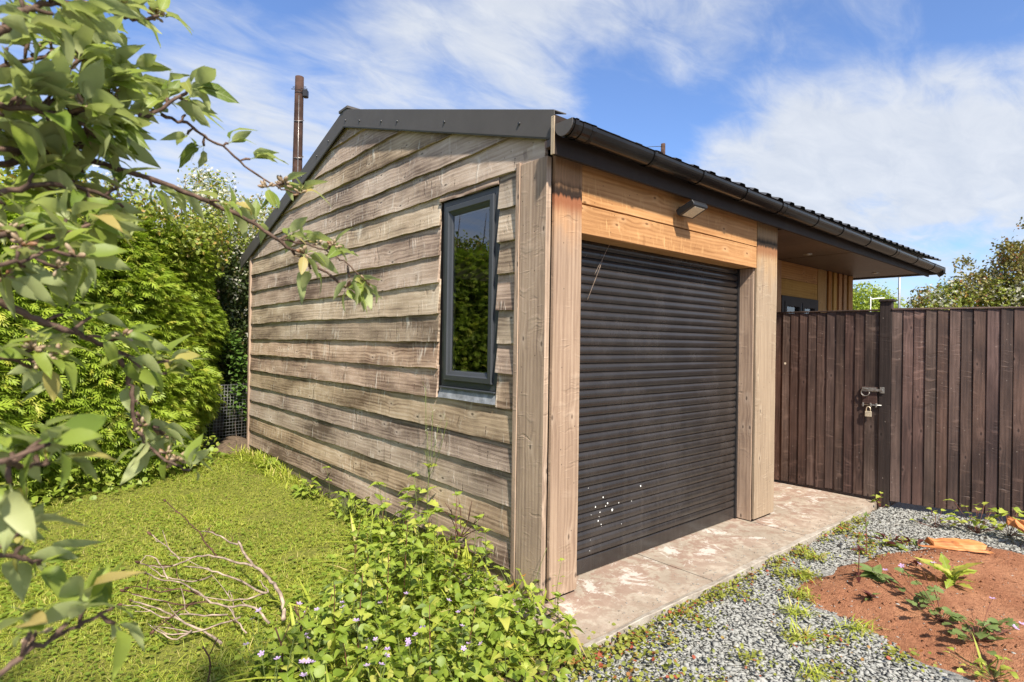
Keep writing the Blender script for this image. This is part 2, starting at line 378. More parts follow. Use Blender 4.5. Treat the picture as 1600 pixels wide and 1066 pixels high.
def plain(name, col, rough=.5, spec=.5, metal=0.0, var=.12, scale=6.0, bstr=.05, grime=None):
    m, nt = new_mat(name); N = NT(nt)
    P = N.n('ShaderNodeTexCoord').outputs['Object']
    a = N.noise(P, scale, 5, .6); b = N.noise(P, scale*9, 3)
    c = N.mix(N.mr(a, .3, .75, 0, 1), tuple(x*(1-var) for x in col), tuple(min(1, x*(1+var)) for x in col))
    if grime: c = N.mix(N.mr(N.noise(P, scale*.7, 6, .7), .5, .75, 0, .6), c, grime)
    N.out(N.bsdf(c, N.m('ADD', rough-.05, N.m('MULTIPLY', b, .12)), spec, b, bstr, .002, metal)); return m
FLASH = plain('grey_coated_steel', (.088, .080, .074), .6, .25, var=.06, bstr=.02)
SHEET = plain('dark_roof_steel', (.05, .05, .052), .45, grime=(.09, .085, .075))
GUTTER = plain('black_gutter_plastic', (.007, .006, .0055), .22, .4, var=.3, grime=(.017, .013, .010))
FASCIA = plain('brown_fascia', (.030, .020, .015), .6, .2, var=.2, grime=(.050, .036, .028), scale=3)
SOFFIT = plain('brown_soffit', (.085, .05, .034), .42, .5, var=.3, scale=2.5)
FRAME = plain('anthracite_upvc', (.045, .048, .053), .38, .5, var=.05)
LEAD = plain('lead_flashing', (.30, .31, .33), .5, .5, metal=.35, var=.35, scale=18, bstr=.3, grime=(.12, .125, .14))
INNER = plain('dark_inside', (.025, .022, .02), .9, .1)
SPACER = plain('light_spacer', (.75, .73, .68), .4)
BLACK = plain('black_metal', (.015, .015, .016), .4, .5)
STEEL = plain('dull_steel', (.35, .33, .30), .4, .5, metal=.8, var=.3, scale=40, grime=(.16, .085, .05))
BRASS = plain('pale_brass', (.72, .62, .45), .35, .5, metal=.6, var=.2, scale=50)
WHITE = plain('chalky_white', (.8, .79, .74), .8)
LENS = plain('lamp_lens', (.62, .55, .42), .25)
BARK = plain('apple_bark', (.115, .072, .052), .8, .2, var=.5, scale=60, bstr=.5, grime=(.20, .15, .11))
BARKD = plain('grey_bark', (.10, .078, .06), .9, .2, var=.4, scale=15, bstr=.6)
DRY = plain('dry_twig', (.33, .25, .19), .8, .2, var=.45, scale=22, bstr=.4, grime=(.12, .06, .045))
DRYD = plain('dark_twig', (.10, .05, .035), .8, .2, var=.4, scale=25, bstr=.4)
STEM = plain('green_stem', (.12, .15, .04), .6, .3, var=.3)
REDSTEM = plain('reddish_stem', (.16, .06, .04), .6, .3, var=.3)
POLE = plain('creosoted_pole', (.068, .038, .028), .85, .2, var=.45, scale=5, bstr=.5, grime=(.06, .035, .025))
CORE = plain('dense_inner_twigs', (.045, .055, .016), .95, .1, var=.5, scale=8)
WIRE = plain('galvanised_wire', (.30, .30, .29), .5, .5, metal=.6)

# glass panes: mostly see-through, reflecting more at a slant
def glass(name, ior=2.3, tintc=(.86, .9, .88)):
    m, nt = new_mat(name); N = NT(nt)
    fr = N.n('ShaderNodeFresnel', {'IOR': ior}).outputs[0]
    t = N.n('ShaderNodeBsdfTransparent', {'Color': (*tintc, 1)}); g = N.n('ShaderNodeBsdfGlossy', {'Roughness': .0, 'Color': (.95, .97, 1, 1)})
    mxs = N.n('ShaderNodeMixShader', {0: fr}); nt.links.new(t.outputs[0], mxs.inputs[1]); nt.links.new(g.outputs[0], mxs.inputs[2]); N.out(mxs.outputs[0]); return m
GLASS = glass('window_glass')

def leafm(name, a, b, c=None, attr=False, trans=.32, rough=.5, spec=.4, vein=0.0, back=None):
    """leaf colours a..b, some turned to c; light passes through"""
    m, nt = new_mat(name); N = NT(nt)
    r = N.n('ShaderNodeAttribute', attribute_name='tint').outputs['Fac'] if attr else N.n('ShaderNodeObjectInfo').outputs['Random']
    P = N.n('ShaderNodeTexCoord').outputs['Object']
    nz = N.noise(P, 3.0 if not attr else 30.0, 3)
    col = N.mix(N.m('ADD', N.m('MULTIPLY', r, .75), N.m('MULTIPLY', nz, .25)), a, b)
    if c: col = N.mix(N.mr(N.m('FRACT', N.m('MULTIPLY', r, 7.31)), .80, .97), col, c)
    if vein:                                                         # pale midrib and side veins, in the leaf's own coordinates
        s_ = N.n('ShaderNodeSeparateXYZ', {0: P}); ay = N.m('ABSOLUTE', s_.outputs[1])
        side = N.m('ABSOLUTE', N.m('SUBTRACT', N.m('FRACT', N.m('MULTIPLY', N.m('SUBTRACT', s_.outputs[0], N.m('MULTIPLY', ay, .9)), 8.0)), .5))
        vn = N.m('MAXIMUM', N.mr(ay, .022, .008), N.m('MULTIPLY', N.mr(side, .10, .02), .45))
        nz = N.m('SUBTRACT', nz, N.m('MULTIPLY', vn, .8)); col = N.mix(N.m('MULTIPLY', vn, vein), col, (.42, .47, .22))
        col = N.mix(N.mr(N.noise(P, 7.0, 4), .62, .8, 0, .5), col, (.30, .22, .08))
    if back: col = N.mix(N.m('MULTIPLY', N.n('ShaderNodeNewGeometry').outputs['Backfacing'], .85), col, back)
    b_ = N.bsdf(col, rough, spec, nz, .15, .003)
    tr = N.n('ShaderNodeBsdfTranslucent', {'Color': N.mix(.5, col, N.mix(1.0, col, (1.25, 1.35, .55, 1), 'MULTIPLY'))})
    x = N.n('ShaderNodeMixShader', {0: trans}); nt.links.new(b_, x.inputs[1]); nt.links.new(tr.outputs[0], x.inputs[2]); N.out(x.outputs[0]); return m
APPLE = leafm('apple_leaf', (.115, .175, .022), (.29, .35, .06), (.42, .33, .11), back=(.40, .44, .20), vein=.5, trans=.4)
APPLES = leafm('apple_leaf_mass', (.115, .175, .022), (.29, .35, .06), (.42, .33, .11), attr=True, back=(.40, .44, .20), trans=.4)
BLOSSOM = leafm('withered_blossom', (.36, .24, .15), (.52, .42, .28), (.34, .17, .09), attr=True)
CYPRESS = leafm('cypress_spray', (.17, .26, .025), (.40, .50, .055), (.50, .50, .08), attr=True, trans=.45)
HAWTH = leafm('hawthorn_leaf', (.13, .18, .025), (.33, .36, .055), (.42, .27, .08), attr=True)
HAWTHD = leafm('shaded_hawthorn_leaf', (.03, .05, .012), (.085, .12, .025), (.12, .10, .03), attr=True)  # darker copy of the hawthorn leaf, shade put into its colour
WHITEB = leafm('white_blossom', (.50, .48, .38), (.72, .70, .58), attr=True)
IVY = leafm('ivy_leaf', (.06, .12, .02), (.13, .21, .04), attr=True, rough=.25, spec=.6, trans=.2)
WEED = leafm('weed_leaf', (.18, .27, .025), (.36, .43, .055), (.48, .47, .09), vein=.35, trans=.4)
WEEDS = leafm('weed_leaf_mass', (.14, .21, .022), (.28, .35, .045), (.36, .36, .07), attr=True)
YELLOWL = leafm('yellow_green_leaf', (.30, .36, .05), (.42, .45, .08))
LIME = leafm('lime_leaf', (.20, .27, .03), (.34, .38, .05), attr=True)
REDLEAF = leafm('dark_red_leaf', (.085, .022, .02), (.15, .05, .035), attr=True)
DULLG = leafm('dull_green_leaf', (.15, .21, .06), (.28, .34, .12), attr=True)
GRASSM = leafm('grass_blade', (.23, .29, .032), (.53, .57, .08), (.58, .48, .18), attr=True, trans=.4)
CREEP = leafm('creeping_leaf', (.17, .20, .035), (.34, .34, .06), (.34, .08, .04), attr=True)
PINK = leafm('lilac_petal', (.50, .33, .62), (.66, .50, .76), attr=True, trans=.3)
ORANGEL = leafm('orange_leaf', (.62, .25, .06), (.75, .36, .10))
FARG = leafm('far_tree_leaf', (.20, .27, .03), (.36, .42, .05), attr=True)
RUSTL = leafm('rusty_hawthorn_leaf', (.13, .13, .03), (.27, .23, .06), (.30, .12, .05), attr=True)

def ground_mat(name, fn, rough=.9, bstr=.6, bdist=.02):
    m, nt = new_mat(name); N = NT(nt); P = N.n('ShaderNodeNewGeometry').outputs['Position']
    col, h = fn(N, P); N.out(N.bsdf(col, rough, .2, h, bstr, bdist)); return m
def _lawn(N, P):
    a = N.noise(P, 1.6, 5, .6); b = N.noise(P, 26, 5, .7); c = N.noise(P, 110, 3, .7)
    col = N.mix(N.mr(b, .35, .7), (.10, .11, .02), (.24, .24, .045)); col = N.mix(N.mr(a, .56, .72, 0, .55), col, (.17, .12, .055))
    return col, N.m('ADD', b, c)
LAWN = ground_mat('lawn_soil', _lawn)
def _soil(N, P):
    a = N.noise(P, 2.2, 5, .6); b = N.noise(P, 40, 5, .7); c = N.noise(P, 190, 3, .7)
    col = N.mix(N.mr(a, .35, .7), (.44, .19, .098), (.60, .29, .155)); col = N.mix(N.mr(b, .3, .7, 0, .5), col, (.17, .06, .03))
    return N.mix(N.mr(c, .68, .76, 0, .5), col, (.42, .28, .2)), N.m('ADD', N.m('MULTIPLY', b, 1.3), c)
SOIL = ground_mat('red_soil', _soil, bstr=.9)
def _dirt(N, P):
    b = N.noise(P, 30, 5, .7); c = N.noise(P, 120, 3, .7)
    return N.mix(N.mr(b, .3, .7), (.085, .062, .042), (.19, .135, .088)), N.m('ADD', b, c)
DIRT = ground_mat('brown_dirt', _dirt)
def _gbed(N, P):
    b = N.noise(P, 60, 4, .7)
    return N.mix(N.mr(b, .3, .7), (.15, .15, .14), (.28, .275, .255)), b
GBED = ground_mat('gravel_bed', _gbed)
def _slab(N, P):
    sp = N.n('ShaderNodeSeparateXYZ', {0: P}); a = N.noise(P, 2.3, 6, .65); b = N.noise(P, 9, 8, .72, .3); c = N.noise(P, 70, 4, .7); d = N.noise(P, 4.5, 9, .78, .6)
    col = N.mix(N.mr(a, .35, .68), (.315, .26, .20), (.45, .385, .305))
    col = N.mix(N.mr(b, .38, .60, 0, .55), col, (.235, .185, .135))
    back = N.mr(sp.outputs[1], -.42, -.08)                          # worn red floor paint, left mostly near the door
    e = N.noise(P, 16, 8, .75, .4); paint = N.m('MULTIPLY', N.mr(N.m('ADD', N.m('MULTIPLY', N.m('ADD', b, e), .5), N.m('MULTIPLY', a, .45)), .69, .76), N.mr(back, 0, 1, .35, 1.0))
    col = N.mix(N.m('MULTIPLY', paint, .42), col, (.215, .09, .062))
    wh = N.mr(N.m('ADD', d, N.m('MULTIPLY', N.m('SUBTRACT', back, .5), .07)), .575, .63)
    col = N.mix(N.m('MULTIPLY', wh, .75), col, (.56, .52, .46))
    col = N.mix(N.mr(c, .58, .70, 0, .55), col, (.17, .13, .095))
    return col, N.m('ADD', N.m('MULTIPLY', b, .8), N.m('MULTIPLY', c, .6))
SLAB = ground_mat('worn_painted_concrete', _slab, .85, .35, .006)
def _kerb(N, P):
    b = N.noise(P, 14, 6, .7); c = N.noise(P, 90, 3)
    return N.mix(N.mr(b, .3, .7), (.24, .20, .16), (.40, .36, .30)), N.m('ADD', b, c)
KERB = ground_mat('pale_concrete_edge', _kerb, .85, .4, .006)
m, nt = new_mat('slate_chipping'); N = NT(nt)
t = N.n('ShaderNodeAttribute', attribute_name='tint').outputs['Fac']; P = N.n('ShaderNodeTexCoord').outputs['Object']
col = N.ramp(t, [(0, (.25, .25, .228)), (.3, (.285, .284, .26)), (.65, (.325, .322, .292)), (.86, (.38, .365, .33)), (.93, (.29, .23, .17)), (1, (.22, .14, .10))])
nn = N.noise(P, 160, 3); col = N.mix(N.mr(nn, .4, .7, 0, .25), col, (.2, .2, .19)); N.out(N.bsdf(col, .9, .12, nn, .3, .002)); CHIP = m
m, nt = new_mat('roller_slat'); N = NT(nt)
P = N.n('ShaderNodeNewGeometry').outputs['Position']; a = N.noise(P, 3.5, 6, .65); b = N.noise(P, 70, 4, .7)
sz_ = N.n('ShaderNodeSeparateXYZ', {0: P}); st_ = N.noise(N.vec(N.m('MULTIPLY', sz_.outputs[0], 22.0), 0.0, N.m('MULTIPLY', sz_.outputs[2], 1.2)), 1.0, 5, .65)
col = N.mix(N.mr(a, .4, .7, 0, 1), (.021, .018, .017), (.034, .029, .027)); col = N.mix(N.mr(b, .70, .80, 0, .06), col, (.11, .095, .085))
col = N.mix(N.m('MULTIPLY', N.mr(st_, .45, .75), N.mr(sz_.outputs[2], 1.2, .1, .02, .10)), col, (.15, .125, .105))
N.out(N.bsdf(col, N.mr(a, .3, .8, .20, .32), .5, b, .04, .001)); SLAT = m
m, nt = new_mat('split_orange_wood'); N = NT(nt); P = N.n('ShaderNodeTexCoord').outputs['Object']
sp = N.n('ShaderNodeSeparateXYZ', {0: P})
g = N.noise(N.vec(N.m('MULTIPLY', sp.outputs[0], 5.0), N.m('MULTIPLY', sp.outputs[1], 60.0), N.m('MULTIPLY', sp.outputs[2], 60.0)), 1.0, 4)
col = N.ramp(g, [(.3, (.22, .07, .025)), (.5, (.50, .19, .06)), (.75, (.62, .32, .14))]); N.out(N.bsdf(col, .7, .3, g, .5, .004)); SPLIT = m

# ------------------------------------------------------------------ the setting: ground, lawn, slab, gravel bed, soil
def sheet(name, poly, z, mat, res=None, fz=None):
    """a flat or gently uneven sheet: triangle fan for a polygon, or a grid clipped to it by moving nothing"""
    me = mesh_from(name, [(x, y, z) for x, y in poly], [tuple(range(len(poly)))], mat)
    o = put(name, me); o['kind'] = 'structure'; return o
sheet('ground', [(-250, -250), (250, -250), (250, 250), (-250, 250)], -0.09, DIRT)
def grid(name, x0, x1, y0, y1, nx, ny, fz, mat, keep=None):
    xs = np.linspace(x0, x1, nx); ys = np.linspace(y0, y1, ny); X, Y = np.meshgrid(xs, ys); Z = fz(X, Y)
    V = np.stack([X.ravel(), Y.ravel(), Z.ravel()], 1); F = []
    for j in range(ny-1):
        for i in range(nx-1):
            a = j*nx+i
            if keep is None or keep(.5*(xs[i]+xs[i+1]), .5*(ys[j]+ys[j+1])): F += [(a, a+1, a+nx+1), (a, a+nx+1, a+nx)]
    o = put(name, mesh_from(name, V, np.array(F), mat, smooth=True)); o['kind'] = 'structure'; return o
def lump(X, Y, s, seed=0):
    r = random.Random(seed); z = 0
    for k in range(6):
        a, b, c = r.uniform(-1, 1)*s*(k+1)*.6, r.uniform(-1, 1)*s*(k+1)*.6, r.uniform(0, 6)
        z = z+np.sin(a*X+b*Y+c)/(k+1)
    return z
grid('lawn', -9, 0.02, -1.2, 12, 120, 160, lambda X, Y: -.045+.008*lump(X, Y, 3, 2)-.03*np.clip((-.35-Y)*4, 0, 1), LAWN, keep=lambda x, y: y > -.42 or x < -.9)
grid('gravel_bed', -3.5, 9, -6, -.5, 120, 70, lambda X, Y: -.052+.006*lump(X, Y, 4, 5), GBED)
SOILP = [(1.30, -.78), (1.55, -.74), (1.87, -.77), (2.45, -.89), (2.8, -1.02), (3.15, -1.15), (3.3, -1.45), (3.25, -2.6), (1.5, -2.8), (1.02, -2.1), (.98, -1.75), (1.03, -1.5), (1.14, -1.26)]
def inpoly(x, y, P):
    x = np.asarray(x); y = np.asarray(y); c = np.zeros(x.shape, bool); j = len(P)-1
    for i in range(len(P)):
        (xi, yi), (xj, yj) = P[i], P[j]
        c ^= ((yi > y) != (yj > y)) & (x < (xj-xi)*(y-yi)/(yj-yi+1e-12)+xi); j = i
    return c
def polydist(x, y, P):
    x = np.asarray(x, float); y = np.asarray(y, float); d = np.full(x.shape, 1e9)
    for i in range(len(P)):
        (ax, ay), (bx, by) = P[i-1], P[i]; t = np.clip(((x-ax)*(bx-ax)+(y-ay)*(by-ay))/((bx-ax)**2+(by-ay)**2), 0, 1)
        d = np.minimum(d, np.hypot(x-ax-t*(bx-ax), y-ay-t*(by-ay)))
    return np.where(inpoly(x, y, P), d, -d)
def soil_z(X, Y):
    d = polydist(X, Y, SOILP)+.035*lump(X, Y, 7, 3)
    return -.085+.095*np.clip((d+.06)/.32, 0, 1)**.7+.012*lump(X, Y, 5, 8)*np.clip(d*5, 0, 1)+.004*lump(X, Y, 23, 9)
grid('soil_heap', .85, 3.5, -2.9, -.6, 130, 110, soil_z, SOIL)
grid('bare_earth', -1.1, .1, -1.6, -.2, 60, 60, lambda X, Y: -.062+.02*np.exp(-((X+.45)**2*9+(Y+.42)**2*14))+.006*lump(X, Y, 9, 4), DIRT)

slab = put('concrete_slab', None); slab['kind'] = 'structure'
for k, (x0, x1) in enumerate(((-.20, .985), (.995, 2.30), (2.312, 3.84))):          # three bays, a joint between each
    put('slab_bay', mesh_from('slab_bay', [(x, y, z) for z in (-.10, 0) for x, y in ((x0, -.425), (x1, -.425), (x1, 1.5), (x0, 1.5))],
        [(4, 5, 6, 7), (0, 1, 5, 4), (1, 2, 6, 5), (2, 3, 7, 6), (3, 0, 4, 7)], SLAB), slab)
for x0, x1 in ((-.17, 1.62), (1.63, 3.42)):
    put('slab_edging', board('slab_edging', x1-x0, rect(0, .038, -.1, .003), KERB, 24, .004, .004, seed=int(x0*10)), slab, Matrix.Translation((x0, -.466, 0)))

# ------------------------------------------------------------------ the garage
G = thing('timber_garage', 'weathered timber-clad garage with dark roller shutter and long black-guttered roof', 'garage', (0, 0, 0))
GL, GX, WY = 5.388, 2.642, 0.72                                     # gable length, shutter bay width, porch wall line
RS = .302                                                           # roof slope
def rake(y): return 2.501+RS*(y+.082) if y < 2.56 else 3.299-.304*(y-2.56)     # underside of the gable flashing
# inner wall skins (what closes the building behind its cladding)
def skin(name, rects, mat):
    V, F = [], []
    for (x0, x1, y0, y1, z0, z1) in rects:
        b = len(V); V += [(x, y, z) for z in (z0, z1) for x, y in ((x0, y0), (x1, y0), (x1, y1), (x0, y1))]
        F += [tuple(b+i for i in f) for f in ((3, 2, 1, 0), (4, 5, 6, 7), (0, 1, 5, 4), (1, 2, 6, 5), (2, 3, 7, 6), (3, 0, 4, 7))]
    return put(name, mesh_from(name, V, F, mat), G)
W0, W1, WZ0, WZ1 = .433, 1.056, 1.118, 2.372                        # window opening in the gable
skin('wall_lining', [(.004, .05, .02, W0, -.08, 2.44), (.004, .05, W1, 5.36, -.08, 2.44), (.004, .05, W0, W1, -.08, WZ0), (.004, .05, W0, W1, WZ1, 2.44),
                     (.05, 6.45, 5.30, 5.36, -.08, 2.44), (6.40, 6.45, .80, 5.30, -.08, 2.40), (2.60, 2.64, .16, .80, -.08, 2.40), (2.64, 6.40, .75, .80, -.08, 2.40)], INNER)
gz = [(.004, .5), (.05, .5)]
V = []; 
for x in (.004, .05): V += [(x, .02, 2.44), (x, 5.36, 2.44), (x, 2.55, 3.32)]
put('gable_lining', mesh_from('gable_lining', V, [(0, 2, 1), (3, 4, 5)], INNER), G)
skin('inner_floor', [(.05, 2.6, .17, 5.3, -.02, .004), (2.65, 6.4, .81, 5.3, -.02, .004)], INNER)

# cladding boards of the gable, each sawn board a part; those beside the window are cut
ZB = [2.4191, 2.2212, 2.015, 1.8222, 1.611, 1.4192, 1.2297, 1.034, .8338, .6578, .4664, .2818, .0975]
ZB = [2.4191+.197*k for k in (4, 3, 2, 1)]+ZB
def clad(y0, y1, zb, zt, seed, zcap=None):
    H = zt-zb+.028
    prof = [(-.031, 0), (-.010, 0), (-.003, H), (-.010, H)] if zcap is None else [(-.034, 0), (-.012, 0), (-.006, zcap), (-.0125-.0, zcap)]
    # local x runs along +y; profile (y -> world x, z -> world z): seen reversed so flip order
    L = y1-y0; prof = prof[::-1]
    me = board('cladding_board', L, [(-a, b) for a, b in prof], GREY, max(2, int(L*16)), .0042, .0012, seed)
    return me, axes((0, 1, 0), (-1, 0, 0), (0, 0, 1), (0, y0, zb))
r = random.Random(3)
for i, zb in enumerate(ZB):
    zt = zb+.197 if i == 0 else ZB[i-1]
    if zb > 2.30:                                                   # gable top: ends cut along the rake
        if zb+.02 > 3.29: continue
        ys = [y for y in np.linspace(.0, 5.39, 2400) if rake(y)+.07 > zb]
        y0, y1 = max(.02, ys[0]), min(5.37, ys[-1])
        me, M = clad(y0, y1, zb, zt, i)
        for v in me.vertices:                                       # keep each board under the flashing's top edge
            yy = y0+v.co.x; lim = rake(yy)+.10-zb
            if v.co.z > lim: v.co.z = max(.01, lim)
        put('cladding_board', me, G, M)
    elif zb > 1.0:
        me, M = clad(W1+.016+r.uniform(-.004, .004), 5.352, zb, zt, i); put('cladding_board', me, G, M)
        me, M = clad(.253, W0-.004+r.uniform(-.010, .006), zb, zt, i+40); put('cladding_board', me, G, M)
    else:
        me, M = clad(.253+r.uniform(0, .006), 5.352, zb, zt, i); put('cladding_board', me, G, M)
me, M = clad(W0-.003, W1+.014, WZ1+.006, 2.4191+.02, 77); put('cladding_board', me, G, M)
box('plinth_board', -.007, .003, .02, 5.37, -.12, .10, PLINTHW, G, 'y', seed=5, n=12, wob=.002)
# corner boards
box('corner_board', -.040, .0, .216, .252, -.03, 2.452, POSTW, G, 'z', .003, 16, .0016, 11)
box('corner_board', -.036, .0, -.004, .213, -.03, 2.44, POSTW, G, 'z', .003, 16, .0016, 12)
box('corner_board', -.042, .006, 5.355, 5.405, -.10, 2.60, POSTW, G, 'z', .003, 8, .001, 13)
# front: jamb boards, inner jamb, lintel boards
box('jamb_board', 0.006, .2255, -.026, -.001, .018, 2.60, FRONT, G, 'z', .003, 16, .0016, 21)
box('jamb_lining', .20, .232, .001, .16, .0, 2.06, FRONT, G, 'z', .002, 6, .001, 23)
box('jamb_board', 2.3005, 2.644, -.026, -.001, .022, 2.60, FRONT, G, 'z', .004, 16, .0016, 24)
box('jamb_board', 2.298, 2.322, .001, .155, .006, 2.052, POSTW, G, 'z', .003, 12, .001, 25)
skin('post_core', [(2.325, 2.635, .002, .15, .0, 2.05)], INNER); skin('post_core', [(.02, .19, .004, .16, -.05, 2.40)], INNER)
box('lintel_board', .2275, 2.2985, -.019, .006, 2.05, 2.2165, LINT, G, 'x', .003, 20, .0012, 31)
box('lintel_board', .2275, 2.2985, -.019, .006, 2.2225, 2.46, LINT, G, 'x', .003, 20, .0012, 32)
box('lintel_soffit', .232, 2.298, .007, .15, 2.054, 2.075, LINT, G, 'x', 0, 4, 0, 33)
skin('lintel_backing', [(.05, 2.6, .008, .06, 2.08, 2.46)], INNER)

# roller shutter: 37 curved slats, each a sub-part, guide rails and the wide bottom rail
R = put('roller_shutter', mesh_from('guide_rail', [(x, y, z) for x0, x1 in ((.232, .252), (2.272, 2.297)) for z in (0, 2.053) for x, y in ((x0, .118), (x1, .118), (x1, .15), (x0, .15))],
        [tuple(b+i for i in f) for b in (0, 8) for f in ((0, 1, 5, 4), (1, 2, 6, 5), (3, 0, 4, 7), (4, 5, 6, 7))], BLACK), G)
pitch = .0545; zs0 = .098
pr = [(-.001, -.0008), (-.0060, .0018), (-.0108, .008), (-.0138, .0165), (-.0148, .0255), (-.0142, .0345), (-.0118, .0425), (-.0075, .0490), (-.001, .0530)]
sv, sf = [], []
for x in (.240, 2.284):
    for y, z in pr: sv.append((x, y, z))
k = len(pr)
for i in range(k-1): sf.append((i, k+i, k+i+1, i+1))
slat_me = mesh_from('slat', sv, sf, SLAT); slat_me.polygons.foreach_set('use_smooth', [True]*len(sf))
rr = random.Random(8)
for i in range(36):
    put('slat', slat_me, R, Matrix.Translation((rr.uniform(-.004, .004), .139+rr.uniform(-.0008, .0008), zs0+i*pitch)) @ Matrix.Rotation(rr.gauss(0, .012), 4, 'X') @ Matrix.Rotation(rr.gauss(0, .0006), 4, 'Z'))
box('bottom_rail', .240, 2.284, .126, .150, .004, .096, SLAT, R, 'x', .004)
box('door_backing', .236, 2.29, .146, .152, .004, 2.08, INNER, R, 'x')
sp_items = [(1.007, .46), (.62, .445), (.664, .40), (.548, .397), (.711, .35), (.646, .385), (.593, .355), (.778, .384), (.925, .368), (.586, .328), (.578, .303), (.606, .276), (.51, .354), (.483, .524), (.807, .241), (.508, .197), (.5, .133)]
sz = [.010, .008, .009, .008, .012, .006, .007, .006, .005, .004, .008, .006, .004, .004, .004, .003, .004]
dv, df = [], []
for (x, z), s in zip(sp_items, sz):
    zz = (z-zs0) % pitch; yy = .139-.0005+np.interp(zz, [p[1] for p in pr], [p[0] for p in pr]); b = len(dv); s *= .62
    for q in range(8): dv.append((x+s*math.cos(q*.785)*rr.uniform(.7, 1.2), yy-.0009, z+s*math.sin(q*.785)*rr.uniform(.7, 1.4)))
    dv.append((x, yy-.0025, z)); df += [(b+q, b+(q+1) % 8, b+8) for q in range(8)]
o = put('dropping_splash', mesh_from('dropping_splash', dv, np.array(df), WHITE), R); o['kind'] = 'stuff'

# gable window
def ring(name, y0, y1, z0, z1, loops, mat, parent):
    V, F = [], []
    for ins, x in loops: V += [(x, y0+ins, z0+ins), (x, y1-ins, z0+ins), (x, y1-ins, z1-ins), (x, y0+ins, z1-ins)]
    for i in range(len(loops)-1):
        for j in range(4): F.append((4*i+j, 4*i+(j+1) % 4, 4*i+4+(j+1) % 4, 4*i+4+j))
    F = [f[::-1] for f in F]
    return put(name, mesh_from(name, V, F, mat), parent)
WN = ring('window', W0+.002, W1-.012, WZ0, WZ1, [(0, .05), (0, -.004), (.004, -.007), (.046, -.007), (.052, .0), (.06, .03)], FRAME, G)
ring('sash', W0+.002+.042, W1-.012-.042, WZ0+.042, WZ1-.042, [(0, .02), (0, -.018), (.005, -.023), (.034, -.023), (.042, -.014), (.060, -.006), (.066, .0), (.066, .03)], FRAME, WN)
ga, gb, gc, gd = W0+.108, W1-.118, WZ0+.106, WZ1-.106
put('pane', mesh_from('pane', [(.004, ga, gc), (.004, gb, gc), (.004, gb, gd), (.004, ga, gd)], [(0, 3, 2, 1)], GLASS), WN)
ring('spacer', ga-.004, gb+.004, gc-.004, gd+.004, [(0, .010), (.010, .010), (.010, .024)], SPACER, WN)
put('sill', board('sill', W1-W0-.002, [(-.0, 0), (.030, 0), (.004, .078), (-.0, .078)][::1], LEAD, 8, .002), WN, axes((0, 1, 0), (-1, 0, 0), (0, 0, 1), (-.002, W0-.002, 1.040)))
box('window_sill_edge', -.030, .0, W0+.004, W1-.014, 1.1175-.012, 1.1175, FRAME, WN, 'y', .003)

# roof: two slopes of box-profile sheet, gable flashings with bolts, ridge cap
def profile_sheet(name, x0, x1, ya, za, yb, zb_, parent):
    xs, hs = [], []; x = x0; p = .20
    while x < x1:
        for dx, h in ((0, 0), (.10, 0), (.122, .019), (.178, .019)): xs.append(min(x+dx, x1)); hs.append(h)
        x += p
    xs.append(x1); hs.append(0)
    n = Vector((0, -(zb_-za), yb-ya)).normalized()
    if n.z < 0: n = -n
    V = []; F = []; m_ = len(xs)
    for (y, z) in ((ya, za), (yb, zb_)):
        for t in (0, -.0012):
            for x, h in zip(xs, hs): V.append((x, y+n.y*(h+t), z+n.z*(h+t)))
    for i in range(m_-1):
        F += [(i, i+1, 2*m_+i+1, 2*m_+i), (m_+i, 3*m_+i, 3*m_+i+1, m_+i+1), (i, m_+i, m_+i+1, i+1)]
    return put(name, mesh_from(name, V, F, SHEET), parent)
RF = profile_sheet('roof', -.05, 6.86, -.205, 2.562, 2.59, 3.422, G)
profile_sheet('roof_sheet', -.05, 6.86, 5.66, 2.46, 2.59, 3.422, RF)
def flash_strip(name, pts, drop, mat, parent, x=-.095, lip=.09):
    """folded barge flashing: vertical face x, small return at the bottom, top leg lying on the sheets"""
    V, F = [], []
    for y, z in pts:
        V += [(x+.012, y, z-drop+.004), (x, y, z-drop), (x-.003, y, z-drop+.010), (x-.003, y, z), (x+lip, y, z+.004), (x+lip, y, z-.002), (x+.002, y, z-.004), (x+.003, y, z-drop+.01)]
    k = 8
    for i in range(len(pts)-1):
        for j in range(k): F.append((i*k+j, i*k+(j+1) % k, (i+1)*k+(j+1) % k, (i+1)*k+j))
    F += [tuple(range(k)), tuple((len(pts)-1)*k+j for j in range(k-1, -1, -1))]
    return put(name, mesh_from(name, V, F, mat), parent)
flash_strip('barge_flashing', [(-.080, 2.660), (2.592, 3.468)], .160, FLASH, RF, x=-.060)
flash_strip('barge_flashing', [(5.72, 2.482), (2.588, 3.466)], .155, FLASH, RF, x=-.056)
box('ridge_cap', -.068, 6.86, 2.50, 2.68, 3.450, 3.476, FLASH, RF, 'x', .004)
bm_ = []
bv, bf = [], []
for q in range(8):
    a = q*math.pi/4; bv.append((0, .010*math.cos(a), .010*math.sin(a)))
for q in range(8):
    a = q*math.pi/4; bv.append((-.007, .0075*math.cos(a), .0075*math.sin(a)))
bf = [(q, (q+1) % 8, 8+(q+1) % 8, 8+q) for q in range(8)]+[tuple(range(8, 16))]
bolt_me = mesh_from('bolt', bv, bf, BLACK)
for y, z in ((0.200, 2.663), (0.968, 2.891), (1.614, 3.080), (1.871, 3.154), (2.261, 3.270), (2.539, 3.352), (2.915, 3.267), (3.188, 3.195), (3.587, 3.081), (4.316, 2.886), (5.019, 2.650)):
    put('bolt', bolt_me, RF, Matrix.Translation((-.0635 if y < 2.58 else -.0600, y, z)))
